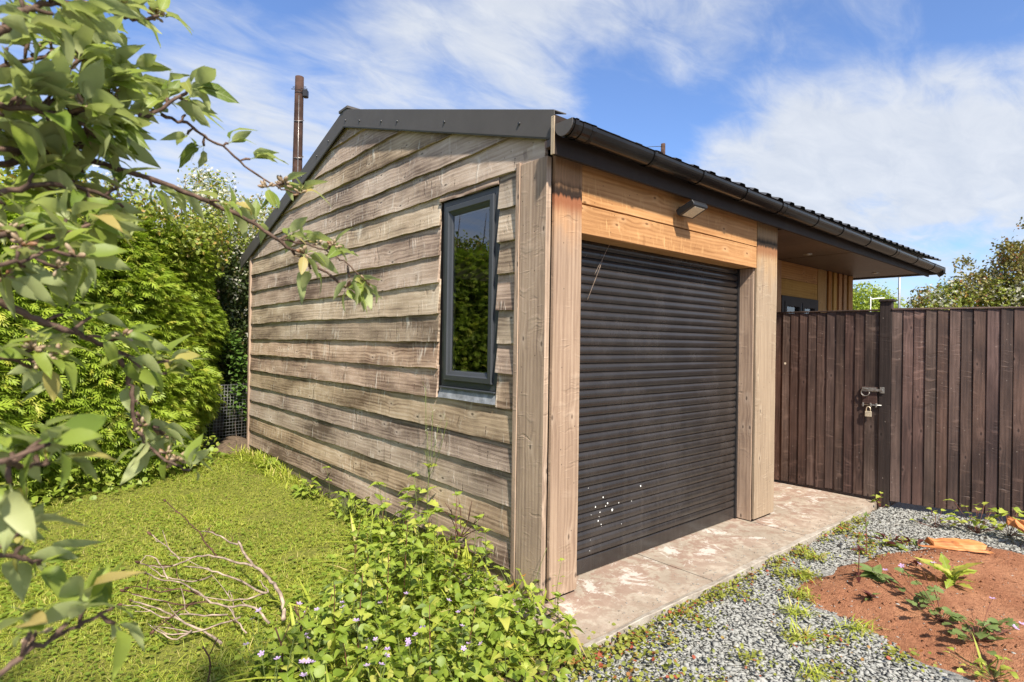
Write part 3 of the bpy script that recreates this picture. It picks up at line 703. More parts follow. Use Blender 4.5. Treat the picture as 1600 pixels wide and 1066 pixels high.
# fascia and soffit
SL = .0085
box('fascia', -.088, 6.72, -.112, -.092, 0, .21, FASCIA, G, 'x', .003).matrix_basis = Matrix.Translation((-.088, -.112, 2.410)) @ Matrix.Rotation(SL, 4, 'Y')
put('fascia_end', board('fascia_end', .20, rect(0, .008, 0, .022), POSTW, 3, .002), G, axes((0, 0, 1), (1, 0, 0), (0, 1, 0), (-.0965, -.1145, 2.409)))
skin('eave_lining', [(-.08, 6.70, -.088, -.03, 2.462, 2.50)], SOFFIT)
SO = put('soffit', mesh_from('soffit', [(x, y, z) for z in (2.405, 2.425) for x, y in ((2.66, -.09), (4.30, -.09), (4.30, .76), (2.66, .76))]+[(x, y, z) for z in (2.4045, 2.425) for x, y in ((4.312, -.09), (6.74, -.09), (6.66, 2.2), (4.312, 2.2))],
         [tuple(b+i for i in f) for b in (0, 8) for f in ((3, 2, 1, 0), (0, 1, 5, 4), (1, 2, 6, 5), (2, 3, 7, 6), (3, 0, 4, 7))], SOFFIT), G)
for x, y in ((4.12, .335), (6.277, .364)):
    v, f = tube_arrays([(x, y, 2.415), (x, y, 2.398)], [.045, .042], 16); put('downlight', mesh_from('downlight', v, f, STEEL), SO)
    v, f = tube_arrays([(x, y, 2.41), (x, y, 2.3965)], [.026, .026], 12); put('downlight_lens', mesh_from('downlight_lens', v, f, LENS), SO)
# gutter: half-round channel on brackets, with a return along the far end
def channel(name, P0, P1, rad, mat, parent, ns=12, a0=0.0, a1=math.pi, th=.004, bead=True):
    P0, P1 = Vector(P0), Vector(P1); ex = (P1-P0).normalized(); ey = Vector((0, 0, 1)).cross(ex).normalized(); ez = ex.cross(ey)
    pts = [(math.cos(a0+(a1-a0)*i/ns)*rad, -math.sin(a0+(a1-a0)*i/ns)*rad) for i in range(ns+1)]
    if bead: pts = [(pts[0][0]+.003, .012), (pts[0][0]-.004, .012)]+[pts[0]]+pts[1:-1]+[pts[-1]]+[(pts[-1][0]+.004, .012), (pts[-1][0]-.003, .012)]
    inn = [(p*(1-th/rad), q*(1-th/rad)+(.0 if q < 0 else -.002)) for p, q in pts][::-1]
    loop = pts+inn; V = []; F = []; k = len(loop)
    for o_ in (P0, P1):
        for p, q in loop: V.append(o_+ey*p+ez*q)
    for j in range(k): F.append((j, k+j, k+(j+1) % k, (j+1) % k))
    h = len(pts)
    for e in (0, k):
        for j in range(h-1): F.append((e+j, e+j+1, e+k-2-j, e+k-1-j))
    me = mesh_from(name, V, F, mat); return put(name, me, parent)
GR = .062; gy = -.178
def gzx(x): return 2.552-.0125*x
GU = channel('gutter', (-.085, gy, gzx(-.085)), (6.93, gy, gzx(6.93)), GR, GUTTER, G, 16)
def endcap(x):
    V = [(x, gy+GR*1.03*math.cos(a), gzx(x)-GR*1.03*math.sin(a)) for a in np.linspace(0, math.pi, 17)]+[(x, gy-GR, gzx(x)+.012), (x, gy+GR, gzx(x)+.012)]
    V2 = [(v[0]-.005, v[1], v[2]) for v in V]; n = len(V)
    F = [tuple(range(n)), tuple(range(2*n-1, n-1, -1))]+[(i, n+i, n+(i+1) % n, (i+1) % n) for i in range(n)]
    return put('stop_end', mesh_from('stop_end', V+V2, F, FLASH), GU)
endcap(-.085)
for x in (-.055, .075, .62, 1.15, 1.72, 2.28, 2.35, 2.95, 3.50, 4.20, 5.0, 5.08, 5.75, 6.45):
    channel('gutter_bracket', (x-.012, gy, gzx(x)+.001), (x+.012, gy, gzx(x)+.001), GR+.006, GUTTER, GU, 12, th=.008)
for x in (.045, 2.315, 5.04):
    channel('gutter_union', (x-.05, gy, gzx(x)+.0005), (x+.05, gy, gzx(x)+.0005), GR+.0042, GUTTER, GU, 14, th=.005)
channel('gutter_return', (6.90, -.235, 2.447), (6.78, 3.2, 2.44), .055, GUTTER, GU, 12)
v, f = tube_arrays([(6.93, -.178, 2.43), (6.95, -.2, 2.43)], [.066, .05], 12); put('gutter_corner', mesh_from('gutter_corner', v, f, GUTTER, smooth=True), GU)

# porch wall set back under the eaves: board lining, battens and a window
def pboard(x0, x1, z0, z1, mat=PORCHW, dy=0.0, ax='z', name='porch_board', seed=0): return box(name, x0, x1, WY-dy, WY+.022-dy, z0, z1, mat, G, ax, .002, 4, .001, seed)
pboard(2.66, 4.10, 0, 2.4, seed=61); pboard(4.10, 4.355, 0, 2.402, dy=.006, seed=62)
pboard(4.358, 5.357, 2.206, 2.402, ax='x', seed=63); pboard(4.358, 5.357, 2.01, 2.202, ax='x', seed=64); pboard(4.358, 5.357, 0, .90, ax='x', seed=68)
pboard(5.36, 5.59, 0, 2.402, dy=.006, seed=65)
for k in range(5): pboard(5.60+k*.172, 5.765+k*.172, 0, 2.402, dy=-.012, seed=70+k)
for k in range(5): pboard(5.675+k*.172, 5.765+k*.172, 0, 2.402, dy=.0125, seed=80+k, name='porch_batten')
pboard(6.43, 6.505, 0, 2.402, dy=.014, seed=66)
box('porch_board', 6.46, 6.50, WY+.02, 5.36, 0, 2.40, PORCHW, G, 'z', 0, 2, 0, 67)
def yring(name, x0, x1, z0, z1, loops, mat, parent):
    V, F = [], []
    for ins, y in loops: V += [(x0+ins, y, z0+ins), (x1-ins, y, z0+ins), (x1-ins, y, z1-ins), (x0+ins, y, z1-ins)]
    for i in range(len(loops)-1):
        for j in range(4): F.append((4*i+j, 4*i+(j+1) % 4, 4*i+4+(j+1) % 4, 4*i+4+j))
    return put(name, mesh_from(name, V, F, mat), parent)
PW = yring('porch_window', 4.362, 5.353, .905, 2.006, [(0, WY+.03), (0, WY-.015), (.06, WY-.015), (.066, WY+.02)], FASCIA, G)
for x0, x1 in ((4.43, 4.86), (4.90, 5.29)):
    yring('casement', x0, x1, .97, 1.945, [(0, WY+.02), (0, WY-.02), (.05, WY-.02), (.06, WY+.02)], FASCIA, PW)
    put('pane', mesh_from('pane', [(x0+.055, WY+.01, 1.02), (x1-.055, WY+.01, 1.02), (x1-.055, WY+.01, 1.895), (x0+.055, WY+.01, 1.895)], [(0, 1, 2, 3)], GLASS), PW)
box('mullion', 4.855, 4.905, WY-.012, WY+.02, .96, 1.95, FRAME, PW, 'z')

# floodlight under the gutter
FL = thing('floodlight', 'small black floodlight with a pale lens on the timber above the shutter', 'lamp', (1.22, -.02, 2.33))
fm = board('housing', .17, [(-.070, -.014), (-.062, -.028), (.062, -.030), (.070, -.018), (.066, .016), (-.064, .012)], BLACK, 1, 0, .003)
FT = Matrix.Translation((1.115, -.115, 2.335)) @ Matrix.Rotation(math.radians(-24), 4, 'X')
put('housing', fm, FL, FT)
put('lens', board('lens', .118, rect(-.052, .050, -.0315, -.0265), LENS, 1, 0), FL, FT @ Matrix.Translation((.026, 0, 0)))
box('bracket', 1.19, 1.25, -.04, -.0195, 2.30, 2.36, BLACK, FL, 'x', .003)
o = put('straw', tubes('straw', [(smooth_path([(.61, .09, 2.05), (.575, .108, 1.97), (.54, .112, 1.89), (.44, .118, 1.69)], 3), .0016), (smooth_path([(.575, .108, 1.97), (.53, .113, 1.90), (.50, .116, 1.85)], 3), .0012)], DRY, 4))
tag(o, 'thin dry straw caught in a cobweb at the top of the roller shutter', 'straw')

# ------------------------------------------------------------------ gate, gate post and fence
fprof = [(0, 0), (.010, .004), (.010, .118), (-.004, .118)]           # feather-edge: thick edge laps the next board
def fence_run(parent, P, Q, edges, z0, z1, first_seed, wide_last=0):
    P, Q = Vector(P), Vector(Q); d = (Q-P).normalized(); nrm = Vector((d.y, -d.x, 0))
    if nrm.dot(Vector((-1, 0, 0))) < 0: nrm = -nrm                   # towards the camera side
    for i in range(len(edges)-1):
        a, b = edges[i], edges[i+1]; w = b-a
        pr_ = [(0, 0), (w+.022, 0), (w+.022, .006), (0, .019)]        # local y along the fence, z outwards
        ztop = z1+rnd.uniform(-.004, .003)
        me = board('fence_board', ztop-z0, pr_, DARKW, 9, .0016, .0018, first_seed+i)
        put('fence_board', me, parent, axes((0, 0, 1), d, nrm, (*(P+d*a+nrm*(.004+.0009*(i % 2))).to_tuple()[:2], z0+rnd.uniform(-.006, .006))))
    return d, nrm
P, Q = (3.822, .549, 0), (3.886, -.424, 0)
GT = thing('gate', 'dark brown closeboard gate beside the garage with ring latch and bolt', 'gate', (3.85, .06, 0))
ge = [-.16, -.06, .022, .105, .187, .271, .353, .437, .524, .607, .688, .773, .858, .976]
d, nrm = fence_run(GT, P, Q, ge, .03, 1.768, 100)
PV = Vector(P)
def along(s, out, z): v = PV+d*s+nrm*out; return (v.x, v.y, z)
def rail(parent, P0, s0, s1, o0, z0, z1, th, mat, name, dd, nn):
    v = Vector(P0)+dd*s0+nn*o0; me = board(name, s1-s0, rect(0, th, 0, z1-z0), mat, 6, .001, .002, int(s1*100))
    return put(name, me, parent, axes(dd, nn, (0, 0, 1), (v.x, v.y, z0)))
rail(GT, P, -.16, .962, -.022, 1.768, 1.782, .055, DARKW, 'capping_rail', d, nrm)
for z in (.25, .9, 1.55): rail(GT, P, -.16, .955, -.045, z, z+.08, .045, DARKW, 'cross_rail', d, nrm)
rail(GT, P, .84, .962, .024, .895, 1.055, .012, DARKW, 'latch_block', d, nrm)
# ring latch: plate, ring, bar and the catch on the post; bolt below it
LT = put('ring_latch', board('ring_latch', .115, rect(-.02, .02, 0, .004), STEEL, 1, 0, .001), GT, axes(d, (0, 0, 1), nrm, along(.84, .0365, 1.03)))
a = np.linspace(0, 2*math.pi, 19)[:-1]
rp = [Vector(along(.868+.034*math.cos(t), .047, 1.003+.034*math.sin(t))) for t in a]
put('latch_ring', tubes('latch_ring', [(rp+[rp[0]], .0055)], STEEL, 6), LT)
put('latch_bar', board('latch_bar', .125, rect(-.011, .011, 0, .012), STEEL, 1, 0, .002), LT, axes(d, (0, 0, 1), nrm, along(.885, .041, 1.028)))
BT = put('slide_bolt', tubes('slide_bolt', [([along(.836, .034, .884), along(1.0, .034, .888)], .006)], STEEL, 8), GT)
for s in (.842, .905, .95): put('bolt_keep', board('bolt_keep', .014, rect(-.018, .018, 0, .018), STEEL, 1, 0, .002), BT, axes(d, (0, 0, 1), nrm, along(s, .0255, .886)))
PL = thing('padlock', 'small pale brass padlock hanging from the gate bolt', 'padlock', along(.896, .045, .80))
put('body', board('body', .052, [(-.026, -.008), (.022, -.008), (.026, -.004), (.026, .004), (.022, .008), (-.026, .008)], BRASS, 1, 0, .002), PL, axes(d, (0, 0, 1), nrm, along(.870, .046, .803)))
sh = [along(.896+.017*math.cos(t), .046, .848+.022*math.sin(t)) for t in np.linspace(0, math.pi, 9)]
sh = [along(.913, .046, .825)]+sh+[along(.879, .046, .825)]
put('shackle', tubes('shackle', [(sh, .0045)], BRASS, 7), PL)
GP = thing('gate_post', 'near-black square post with a flat cap between gate and fence', 'post', (3.887, -.465, 0))
pd = Vector((.1, -.995, 0)).normalized(); pn = Vector((-.995, -.1, 0))
def postbox(name, s0, s1, o0, o1, z0, z1, seed, bev=.004):
    v = Vector((3.886, -.424, 0))+pd*s0+pn*o0
    return put(name, board(name, z1-z0, rect(0, s1-s0, 0, o1-o0), POSTD, 10, .0012, bev, seed), GP, axes((0, 0, 1), pd, pn, (v.x, v.y, z0)))
postbox('shaft', -.003, .092, -.06, .030, -.1, 1.85, 201); postbox('cap', -.006, .110, -.078, .048, 1.85, 1.872, 202)
keep = put('latch_keep', board('latch_keep', .035, rect(-.028, .028, 0, .014), STEEL, 1, 0, .002), GP, axes(pd, (0, 0, 1), pn, along(.985, .03, 1.03)))
P2, Q2 = (3.888, -.518, 0), (4.184, -1.398, 0)
FN = thing('fence', 'dark brown closeboard fence running right from the gate post', 'fence', (4.1, -1.2, 0))
fe = [-.003, .083, .164, .249, .334, .421, .503, .587, .677, .766, .853, .940]+[.94+.087*k for k in range(1, 22)]
d2, n2 = fence_run(FN, P2, Q2, fe, .015, 1.772, 300)
rail(FN, P2, -.004, fe[-1]+.02, -.022, 1.772, 1.786, .055, DARKW, 'capping_rail', d2, n2)
for z in (.3, .95, 1.5): rail(FN, P2, 0, fe[-1], -.05, z, z+.08, .05, DARKW, 'cross_rail', d2, n2)
o = put('cut_mark', mesh_from('cut_mark', [along(.133+.012*math.cos(t), .0235, 1.247+.012*math.sin(t)) for t in np.linspace(0, 6.283, 9)[:-1]], [tuple(range(8))], LENS), GT)

# ------------------------------------------------------------------ stones, grass, ground cover (stuff)
def stone_t(seed):
    r = np.random.default_rng(seed); V = r.normal(size=(8, 3)); V /= np.linalg.norm(V, axis=1)[:, None]; V *= np.array([1, .66, .24])*r.uniform(.7, 1.25, (8, 1))
    import bmesh
    bm = bmesh.new()
    for v in V: bm.verts.new(v)
    h = bmesh.ops.convex_hull(bm, input=bm.verts)
    bmesh.ops.triangulate(bm, faces=bm.faces); bm.verts.index_update()
    vv = np.array([v.co for v in bm.verts]); ff = np.array([[v.index for v in f.verts] for f in bm.faces]); bm.free(); return vv, ff
ST = [stone_t(k) for k in range(10)]
def vnoise(x, y, s, seed=0): return lump(np.asarray(x), np.asarray(y), s, seed)
def gravel():
    n = 76000
    x = npr.uniform(-.75, 4.3, n); y = npr.uniform(-2.7, -.47, n)
    near = np.exp(-((x+2.2)**2+(y+2.3)**2)/18)
    sdst = polydist(x, y, SOILP)
    keep = (sdst < .02+.05*vnoise(x, y, 6, 2)) | (npr.random(n) < .05*np.exp(-np.maximum(sdst, 0)*5))
    left = (x+.35+(y+.46)*.55)                                       # thins out into bare earth on the left
    keep &= npr.random(n) < np.clip(.5+left*2.2+.25*vnoise(x, y, 4, 6), .02, 1)
    keep &= (x < 3.84) | (y < -.30-(x-3.84)*2.9)
    wd = (vnoise(x, y, 2.2, 12) > 1.0); keep &= ~wd | (npr.random(n) < .55)
    x, y, sdst = x[keep], y[keep], sdst[keep]; m = len(x)
    s = npr.gamma(7, .0016, m)*np.where(npr.random(m) < .3, 1.5, 1)*np.where(sdst > .03, .55, 1)+.0035
    z = np.where(sdst > -.05, np.maximum(soil_z(x, y), -.056)+.002, -.051+npr.uniform(0, .008, m))+.006*vnoise(x, y, 4, 5)
    t = npr.beta(3, 3, m)*.95; t = np.where(sdst > .03, npr.uniform(.6, .97, m), t)
    return scatter('gravel', ST, np.stack([x, y, z], 1), rots_rand(m, .28), s, CHIP, t)
o = put('gravel', gravel()); tag(o, 'grey slate chippings spread between concrete slab and red soil', None, kind='stuff')

BL = [leaf_arrays(BLADE, .1, c, seed=k) for k, c in enumerate((.1, .35, .7, 1.0))]
CLV = [leaf_arrays([(0, .08), (.35, .42), (.75, .45), (1, .1)], .2, .1, seed=k) for k in range(3)]
def grass(name, n, area, hs, mat, keepf, temps, tilt=(.5, 1.3), z0=-.045, dens=None):
    x = npr.uniform(area[0], area[1], n); y = npr.uniform(area[2], area[3], n)
    k = keepf(x, y); x, y = x[k], y[k]; m = len(x); R_ = np.empty((m, 3, 3))
    az = npr.uniform(0, 2*math.pi, m); el = npr.uniform(*tilt, m)
    for i in range(m): R_[i] = rot_from((math.cos(az[i])*math.cos(el[i]), math.sin(az[i])*math.cos(el[i]), math.sin(el[i])))
    h = npr.uniform(*hs, m)*(1+.25*np.clip(vnoise(x, y, 3, 4), -1, 1.5))
    z = z0+.008*lump(x, y, 3, 2)
    t = np.clip(.42+.24*vnoise(x, y, 1.7, 9)*.5+.16*vnoise(x, y, 7, 15)*.6+npr.normal(0, .22, m), 0, 1)
    t = np.where(npr.random(m) < .05+.10*np.clip(vnoise(x, y, 1.3, 31)-.6, 0, 1), .97-npr.random(m)*.03, np.minimum(t, .96)*.999)
    return scatter(name, temps, np.stack([x, y, z], 1), R_, h, mat, t)
PATCH = [(-.685, 2.633, .19, .12), (-1.75, 2.0, .3, .12), (-1.6, .75, .2, .16), (-.75, 1.6, .25, .13), (-2.0, 3.3, .3, .1), (-.95, 3.9, .12, .1), (-1.5, 1.3, .2, .15), (-1.25, 2.1, .18, .08)]
def lawnkeep(x, y):
    k = ((y > -.35) | (x < -.95)) & (x > -2.9-.2*(y)) & (x < -.005) & (y < 4.1+.95*(x+2.4)+.55) 
    d = (x+2.19)*.65+(y+2.26)*.76                                    # thinner with distance from the viewer's side
    k &= npr.random(len(x)) < np.clip(3.2/np.maximum(d, 1), .35, 1)
    for px, py, a, b in PATCH: k &= (((x-px)/a)**2+((y-py)/b)**2 > .7) | (npr.random(len(x)) < .25)
    return k
o = put('grass', grass('grass', 300000, (-3.6, 0, -.8, 6.0), (.014, .042), GRASSM, lawnkeep, BL)); tag(o, 'short yellow-green lawn grass beside the clad wall', None, kind='stuff')
def tuftkeep(x, y): return lawnkeep(x, y) & (vnoise(x, y, 6, 41)+.7*vnoise(x, y, 15, 17) > 1.15+.5*npr.random(len(x)))
o = put('grass_tufts', grass('grass_tufts', 70000, (-3.6, 0, -.8, 6.0), (.04, .085), GRASSM, tuftkeep, BL, (.25, 1.2))); tag(o, 'longer grass tufts scattered through the lawn', None, kind='stuff')
o = put('clover', grass('clover', 26000, (-3.6, 0, -.6, 6.0), (.012, .028), WEEDS, lawnkeep, CLV, (-.1, .5), z0=-.028)); tag(o, 'small clover leaves mixed through the lawn', None, kind='stuff')
def wallkeep(x, y): return (npr.random(len(x)) < np.clip(1.15-np.abs(x)/.22, 0, 1)) & (npr.random(len(x)) < .45+.4*np.clip(vnoise(x*0, y, 3.3, 4), -1, 1))
o = put('long_grass', grass('long_grass', 9000, (-.34, -.01, .6, 5.5), (.06, .17), GRASSM, wallkeep, BL, (.7, 1.5))); tag(o, 'longer uncut grass along the foot of the clad wall', None, kind='stuff')

def weedmat(name, n, fx, mat, temps, size, label, tilt=.6):
    P_ = fx(n); m = len(P_)
    o = put(name, scatter(name, temps, P_, rots_rand(m, tilt), npr.uniform(*size, m), mat, npr.random(m)))
    tag(o, label, None, kind='stuff'); return o
RL = [leaf_arrays(ROUND, .2, .15, seed=k) for k in range(4)]; OL = [leaf_arrays(OV, .3, .35, .02, seed=k) for k in range(4)]
def edge_pts(n):
    x = npr.uniform(-.35, 3.4, n); y = -.475-np.abs(npr.normal(0, .045, n))
    k = npr.random(n) < np.clip(.42+.45*np.sin(x*5.1)*np.sin(x*11.3+1)+.3*(x < .6)-.12*(x > 1.4), .02, 1); x, y = x[k], y[k]
    return np.stack([x, y, -.045+npr.uniform(0, .05, len(x))], 1)
weedmat('slab_edge_weeds', 3600, edge_pts, CREEP, RL, (.010, .024), 'low creeping yellow and red weeds along the slab edge')
def bits(n):
    c = np.array([(1.62, -.70), (1.03, -.60), (1.29, -.80), (.76, -1.0), (.91, -1.13), (2.38, -.80), (2.6, -.75), (2.0, -.62), (.25, -.64), (.4, -.95), (.1, -1.0), (1.5, -.60), (2.9, -.9), (.62, -1.25), (.55, -.62), (-.2, -.75), (1.0, -1.4), (2.75, -.62)])
    i = npr.integers(0, len(c), n); p = c[i]+npr.normal(0, .06, (n, 2))*npr.uniform(.4, 1.5, (n, 1))
    return np.stack([p[:, 0], p[:, 1], -.045+npr.uniform(0, .028, n)], 1)
weedmat('gravel_weeds', 2100, bits, CREEP, RL, (.009, .021), 'scattered small yellow-green weeds growing through the gravel')
def tuft_pts(n):
    c = np.array([(1.29, -.80), (.80, -1.02), (1.05, -.9), (1.62, -.7), (.5, -1.2), (2.0, -.6), (1.12, -1.17)]); i = npr.integers(0, len(c), n); p = c[i]+npr.normal(0, .035, (n, 2))
    return np.stack([p[:, 0], p[:, 1], np.full(n, -.045)], 1)
P_ = tuft_pts(420); m = len(P_); R_ = np.stack([rot_from((math.cos(a)*.7, math.sin(a)*.7, .5+.5*b)) for a, b in zip(npr.uniform(0, 6.28, m), npr.random(m))])
o = put('gravel_grass', scatter('gravel_grass', BL, P_, R_, npr.uniform(.04, .10, m), GRASSM)); tag(o, 'thin grass tufts growing in the gravel', None, kind='stuff')
def earth_pts(n):
    x = npr.uniform(-1.0, .1, n); y = npr.uniform(-1.3, -.3, n); k = (npr.random(n) < .5+.4*vnoise(x, y, 5, 3)); x, y = x[k], y[k]
    return np.stack([x, y, -.04+npr.uniform(0, .045, len(x))], 1)
weedmat('earth_weeds', 2600, earth_pts, CREEP, RL, (.010, .026), 'patchy low weeds over the brown earth at the slab corner')
def soilbits(n):
    x = npr.uniform(1.0, 3.2, n); y = npr.uniform(-2.2, -.75, n); d_ = polydist(x, y, SOILP); k = (d_ > .04) & (npr.random(n) < .25+.75*np.exp(-d_*4)); x, y = x[k], y[k]
    return np.stack([x, y, soil_z(x, y)+.002], 1)
P_ = soilbits(900); m = len(P_)
o = put('soil_chips', scatter('soil_chips', ST, P_, rots_rand(m, .3), npr.gamma(3, .0016, m)+.0012, CHIP, npr.uniform(.72, .9, m))); tag(o, 'pale stone chips lying on the red soil', None, kind='stuff')

n = 260; x = npr.uniform(-.1, 3.7, n); y = -.42+np.abs(npr.normal(0, .10, n))
o = put('slab_grit', scatter('slab_grit', ST, np.c_[x, y, np.full(n, .002)], rots_rand(n, .3), npr.gamma(3, .0013, n)+.0012, CHIP)); tag(o, 'grit and stone chips strewn on the edge of the concrete slab', None, kind='stuff')
P_ = soilbits(2600); P_ = P_[npr.random(len(P_)) < .8]; m = len(P_)
o = put('soil_clods', scatter('soil_clods', ST, P_, rots_rand(m, .6), npr.gamma(2.2, .0032, m)+.002, SOIL)); tag(o, 'small clods of earth lying loose on the red soil', None, kind='stuff')

# ground cover under the tall weeds at the corner
WPOLY = [(-.10, -.34), (-.03, .12), (-.03, 1.75), (-.20, 2.0), (-.42, 1.5), (-.62, 1.0), (-.95, .85), (-1.22, .55), (-1.5, .25), (-1.55, -.5), (-1.0, -.75), (-.55, -.62)]
def cover(n):
    x = npr.uniform(-1.6, 0, n); y = npr.uniform(-.8, 2.0, n); k = inpoly(x, y, WPOLY); x, y = x[k], y[k]
    h = .20*np.clip(polydist(x, y, WPOLY)*3+.25, 0, 1)
    return np.stack([x, y, -.04+npr.random(len(x))**.7*h], 1)
weedmat('weed_undergrowth', 5000, cover, WEEDS, OL+RL, (.025, .055), 'low leafy undergrowth under the tall weeds at the garage corner', .9)

# ------------------------------------------------------------------ plants that can be told apart
def lmesh(name, arr, mat): return mesh_from(name, arr[0], arr[1], mat, smooth=True)
WL = [lmesh('leaf', leaf_arrays(HEART, .22+.05*k, .25+.1*k, .02, k, .22), WEED) for k in range(6)]
LAN2 = [(0, .03), (.2, .15), (.45, .20), (.7, .14), (1, .0)]
DL = [lmesh('leaf', leaf_arrays(LAN2, .3, .3+.1*k, .0, k, .05), DULLG) for k in range(3)]
RLf = [lmesh('leaf', leaf_arrays(LAN2, .3, .2+.2*k, .0, k, .05), REDLEAF) for k in range(3)]
YL = [lmesh('leaf', leaf_arrays([(0, .1), (.1, .36), (.3, .3), (.4, .42), (.6, .26), (.72, .30), (1, 0)], .25, .3, .03, k, .2), YELLOWL) for k in range(3)]
LOBE = [(0, .10), (.06, .42), (.25, .5), (.33, .34), (.5, .5), (.62, .32), (.8, .34), (1, .05)]
GLf = [lmesh('leaf', leaf_arrays(LOBE, .15, .2, .03, k, .9), WEED) for k in range(4)]
GLd = [lmesh('leaf', leaf_arrays(LOBE, .15, .25, .03, k, .8), DULLG) for k in range(3)]
OLf = lmesh('leaf', leaf_arrays(LOBE, .15, .3, .03, 3, .5), ORANGEL)
DAND = [lmesh('leaf', leaf_arrays([(0, .02), (.15, .06), (.3, .05), (.38, .12), (.45, .06), (.55, .15), (.62, .08), (.72, .17), (.8, .12), (1, .0)], .3, .35+.15*k, .02, k), LEAFD) for k, LEAFD in ((0, WEED), (1, WEED), (2, WEED))]
def petals():
    V, F = [], []
    for k in range(5):
        a = k*1.2566; c, s = math.cos(a), math.sin(a); b = len(V)
        for t, w in ((0.05, .03), (.55, .30), (.95, .26), (1.05, .08)):
            for q in (-1, 1): V.append((t*c-q*w*s, t*s+q*w*c, .12+.2*t*t))
        F += [(b, b+2, b+3), (b, b+3, b+1), (b+2, b+4, b+5), (b+2, b+5, b+3), (b+4, b+6, b+7), (b+4, b+7, b+5)]
    return np.array(V), np.array(F)
PET = petals(); FLO = mesh_from('flower', PET[0], PET[1], PINK, tint=npr.random(len(PET[0])))
def M4(R3, s, p):
    return Matrix(((R3[0][0]*s, R3[0][1]*s, R3[0][2]*s, p[0]), (R3[1][0]*s, R3[1][1]*s, R3[1][2]*s, p[1]), (R3[2][0]*s, R3[2][1]*s, R3[2][2]*s, p[2]), (0, 0, 0, 1)))
def leaf(par, me, p, d, s, roll=0.0, name='leaf'): return put(name, me, par, M4(rot_from(d, roll=roll), s, p))
def upright(name, label, cat, p, h, lean, nodes, size, leaves, stem, group=None, top=4, seed=0, rad=.003, el=(.1, .7)):
    r = random.Random(seed); T = thing(name, label, cat, p, group)
    path = smooth_path([(p[0], p[1], p[2]-.02), (p[0]+lean[0]*.3, p[1]+lean[1]*.3, p[2]+h*.5), (p[0]+lean[0], p[1]+lean[1], p[2]+h)], 4)
    put('stem', tubes('stem', [(path, np.linspace(rad, rad*.5, len(path)))], stem, 5), T)
    for k in range(nodes):
        t = .25+.75*k/max(1, nodes-1); q = path[min(len(path)-1, int(t*(len(path)-1)))]; a0 = k*1.57+r.uniform(-.4, .4)
        for s_ in (0, math.pi):
            a = a0+s_; e = r.uniform(*el); sz = size*(1.1-.45*t)*r.uniform(.75, 1.2)
            leaf(T, r.choice(leaves), (q[0]+.012*math.cos(a), q[1]+.012*math.sin(a), q[2]), (math.cos(a)*math.cos(e), math.sin(a)*math.cos(e), math.sin(e)), sz, r.uniform(-.5, .5))
    for k in range(top):
        a = k*2.4+r.random(); e = r.uniform(.5, 1.2); leaf(T, r.choice(leaves), tuple(path[-1]), (math.cos(a)*math.cos(e), math.sin(a)*math.cos(e), math.sin(e)), size*r.uniform(.35, .6), r.uniform(-.4, .4))
    return T
wr = random.Random(21); spots = []
for _ in range(4000):
    x, y = wr.uniform(-1.5, 0), wr.uniform(-.75, 1.95)
    if not inpoly(np.array([x]), np.array([y]), WPOLY)[0]: continue
    if x > -.08 or (x < -1.0 and wr.random() < .7) or y > 1.45 or (y > 1.1 and wr.random() < .6): continue
    if all(math.hypot(x-a, y-b) > .15 for a, b in spots): spots.append((x, y))
    if len(spots) >= 46: break
for i, (x, y) in enumerate(spots):
    edge = float(polydist(np.array([x]), np.array([y]), WPOLY)[0]); front = y < .0
    h = wr.uniform(.18, .36)+min(edge, .25)*.5-(.10 if front else 0); h *= (.75 if x < -1.0 else 1)
    kind = (0, 0, 1, 0, 2, 0, 3)[i % 7]; ln = (wr.uniform(-.05, .05), wr.uniform(-.06, .04)); pt = (x, y, -.045)
    if kind == 0: upright('leafy_weed', 'upright green weed with heart-shaped leaves crowded in the patch at the garage corner', 'weed', pt, h, ln, 4 if h < .3 else 5, wr.uniform(.062, .098), WL, wr.choice((STEM, STEM, REDSTEM)), 'leafy weeds at the garage corner', seed=i)
    elif kind == 1: upright('lobed_weed', 'weed with pale lobed leaves on long stalks in the patch at the garage corner', 'weed', pt, h*.9, ln, 4, wr.uniform(.05, .07), GLf, STEM, 'lobed weeds at the garage corner', seed=i, el=(-.1, .5))
    elif kind == 2: upright('narrow_weed', 'slender weed with narrow leaves and a bare tip standing above the patch', 'weed', pt, h*1.25, ln, 7, wr.uniform(.06, .085), DL+YL, REDSTEM, 'narrow-leaved weeds above the patch', seed=i, top=2)
    else: upright('yellowing_weed', 'yellowing jagged-leaved weed scattered among the heart-leaved weeds', 'weed', pt, h, ln, 4, wr.uniform(.055, .08), YL, STEM, 'yellowing weeds in the patch', seed=i)
P_ = cover(700); P_[:, 2] = -.05; m = len(P_); R_ = np.stack([rot_from((math.cos(q)*.5, math.sin(q)*.5, .8)) for q in npr.uniform(0, 6.28, m)])
o = put('tall_grass', scatter('tall_grass', BL, P_, R_, npr.uniform(.10, .30, m), GRASSM)); tag(o, 'long thin grass blades among the weeds at the garage corner', None, kind='stuff')
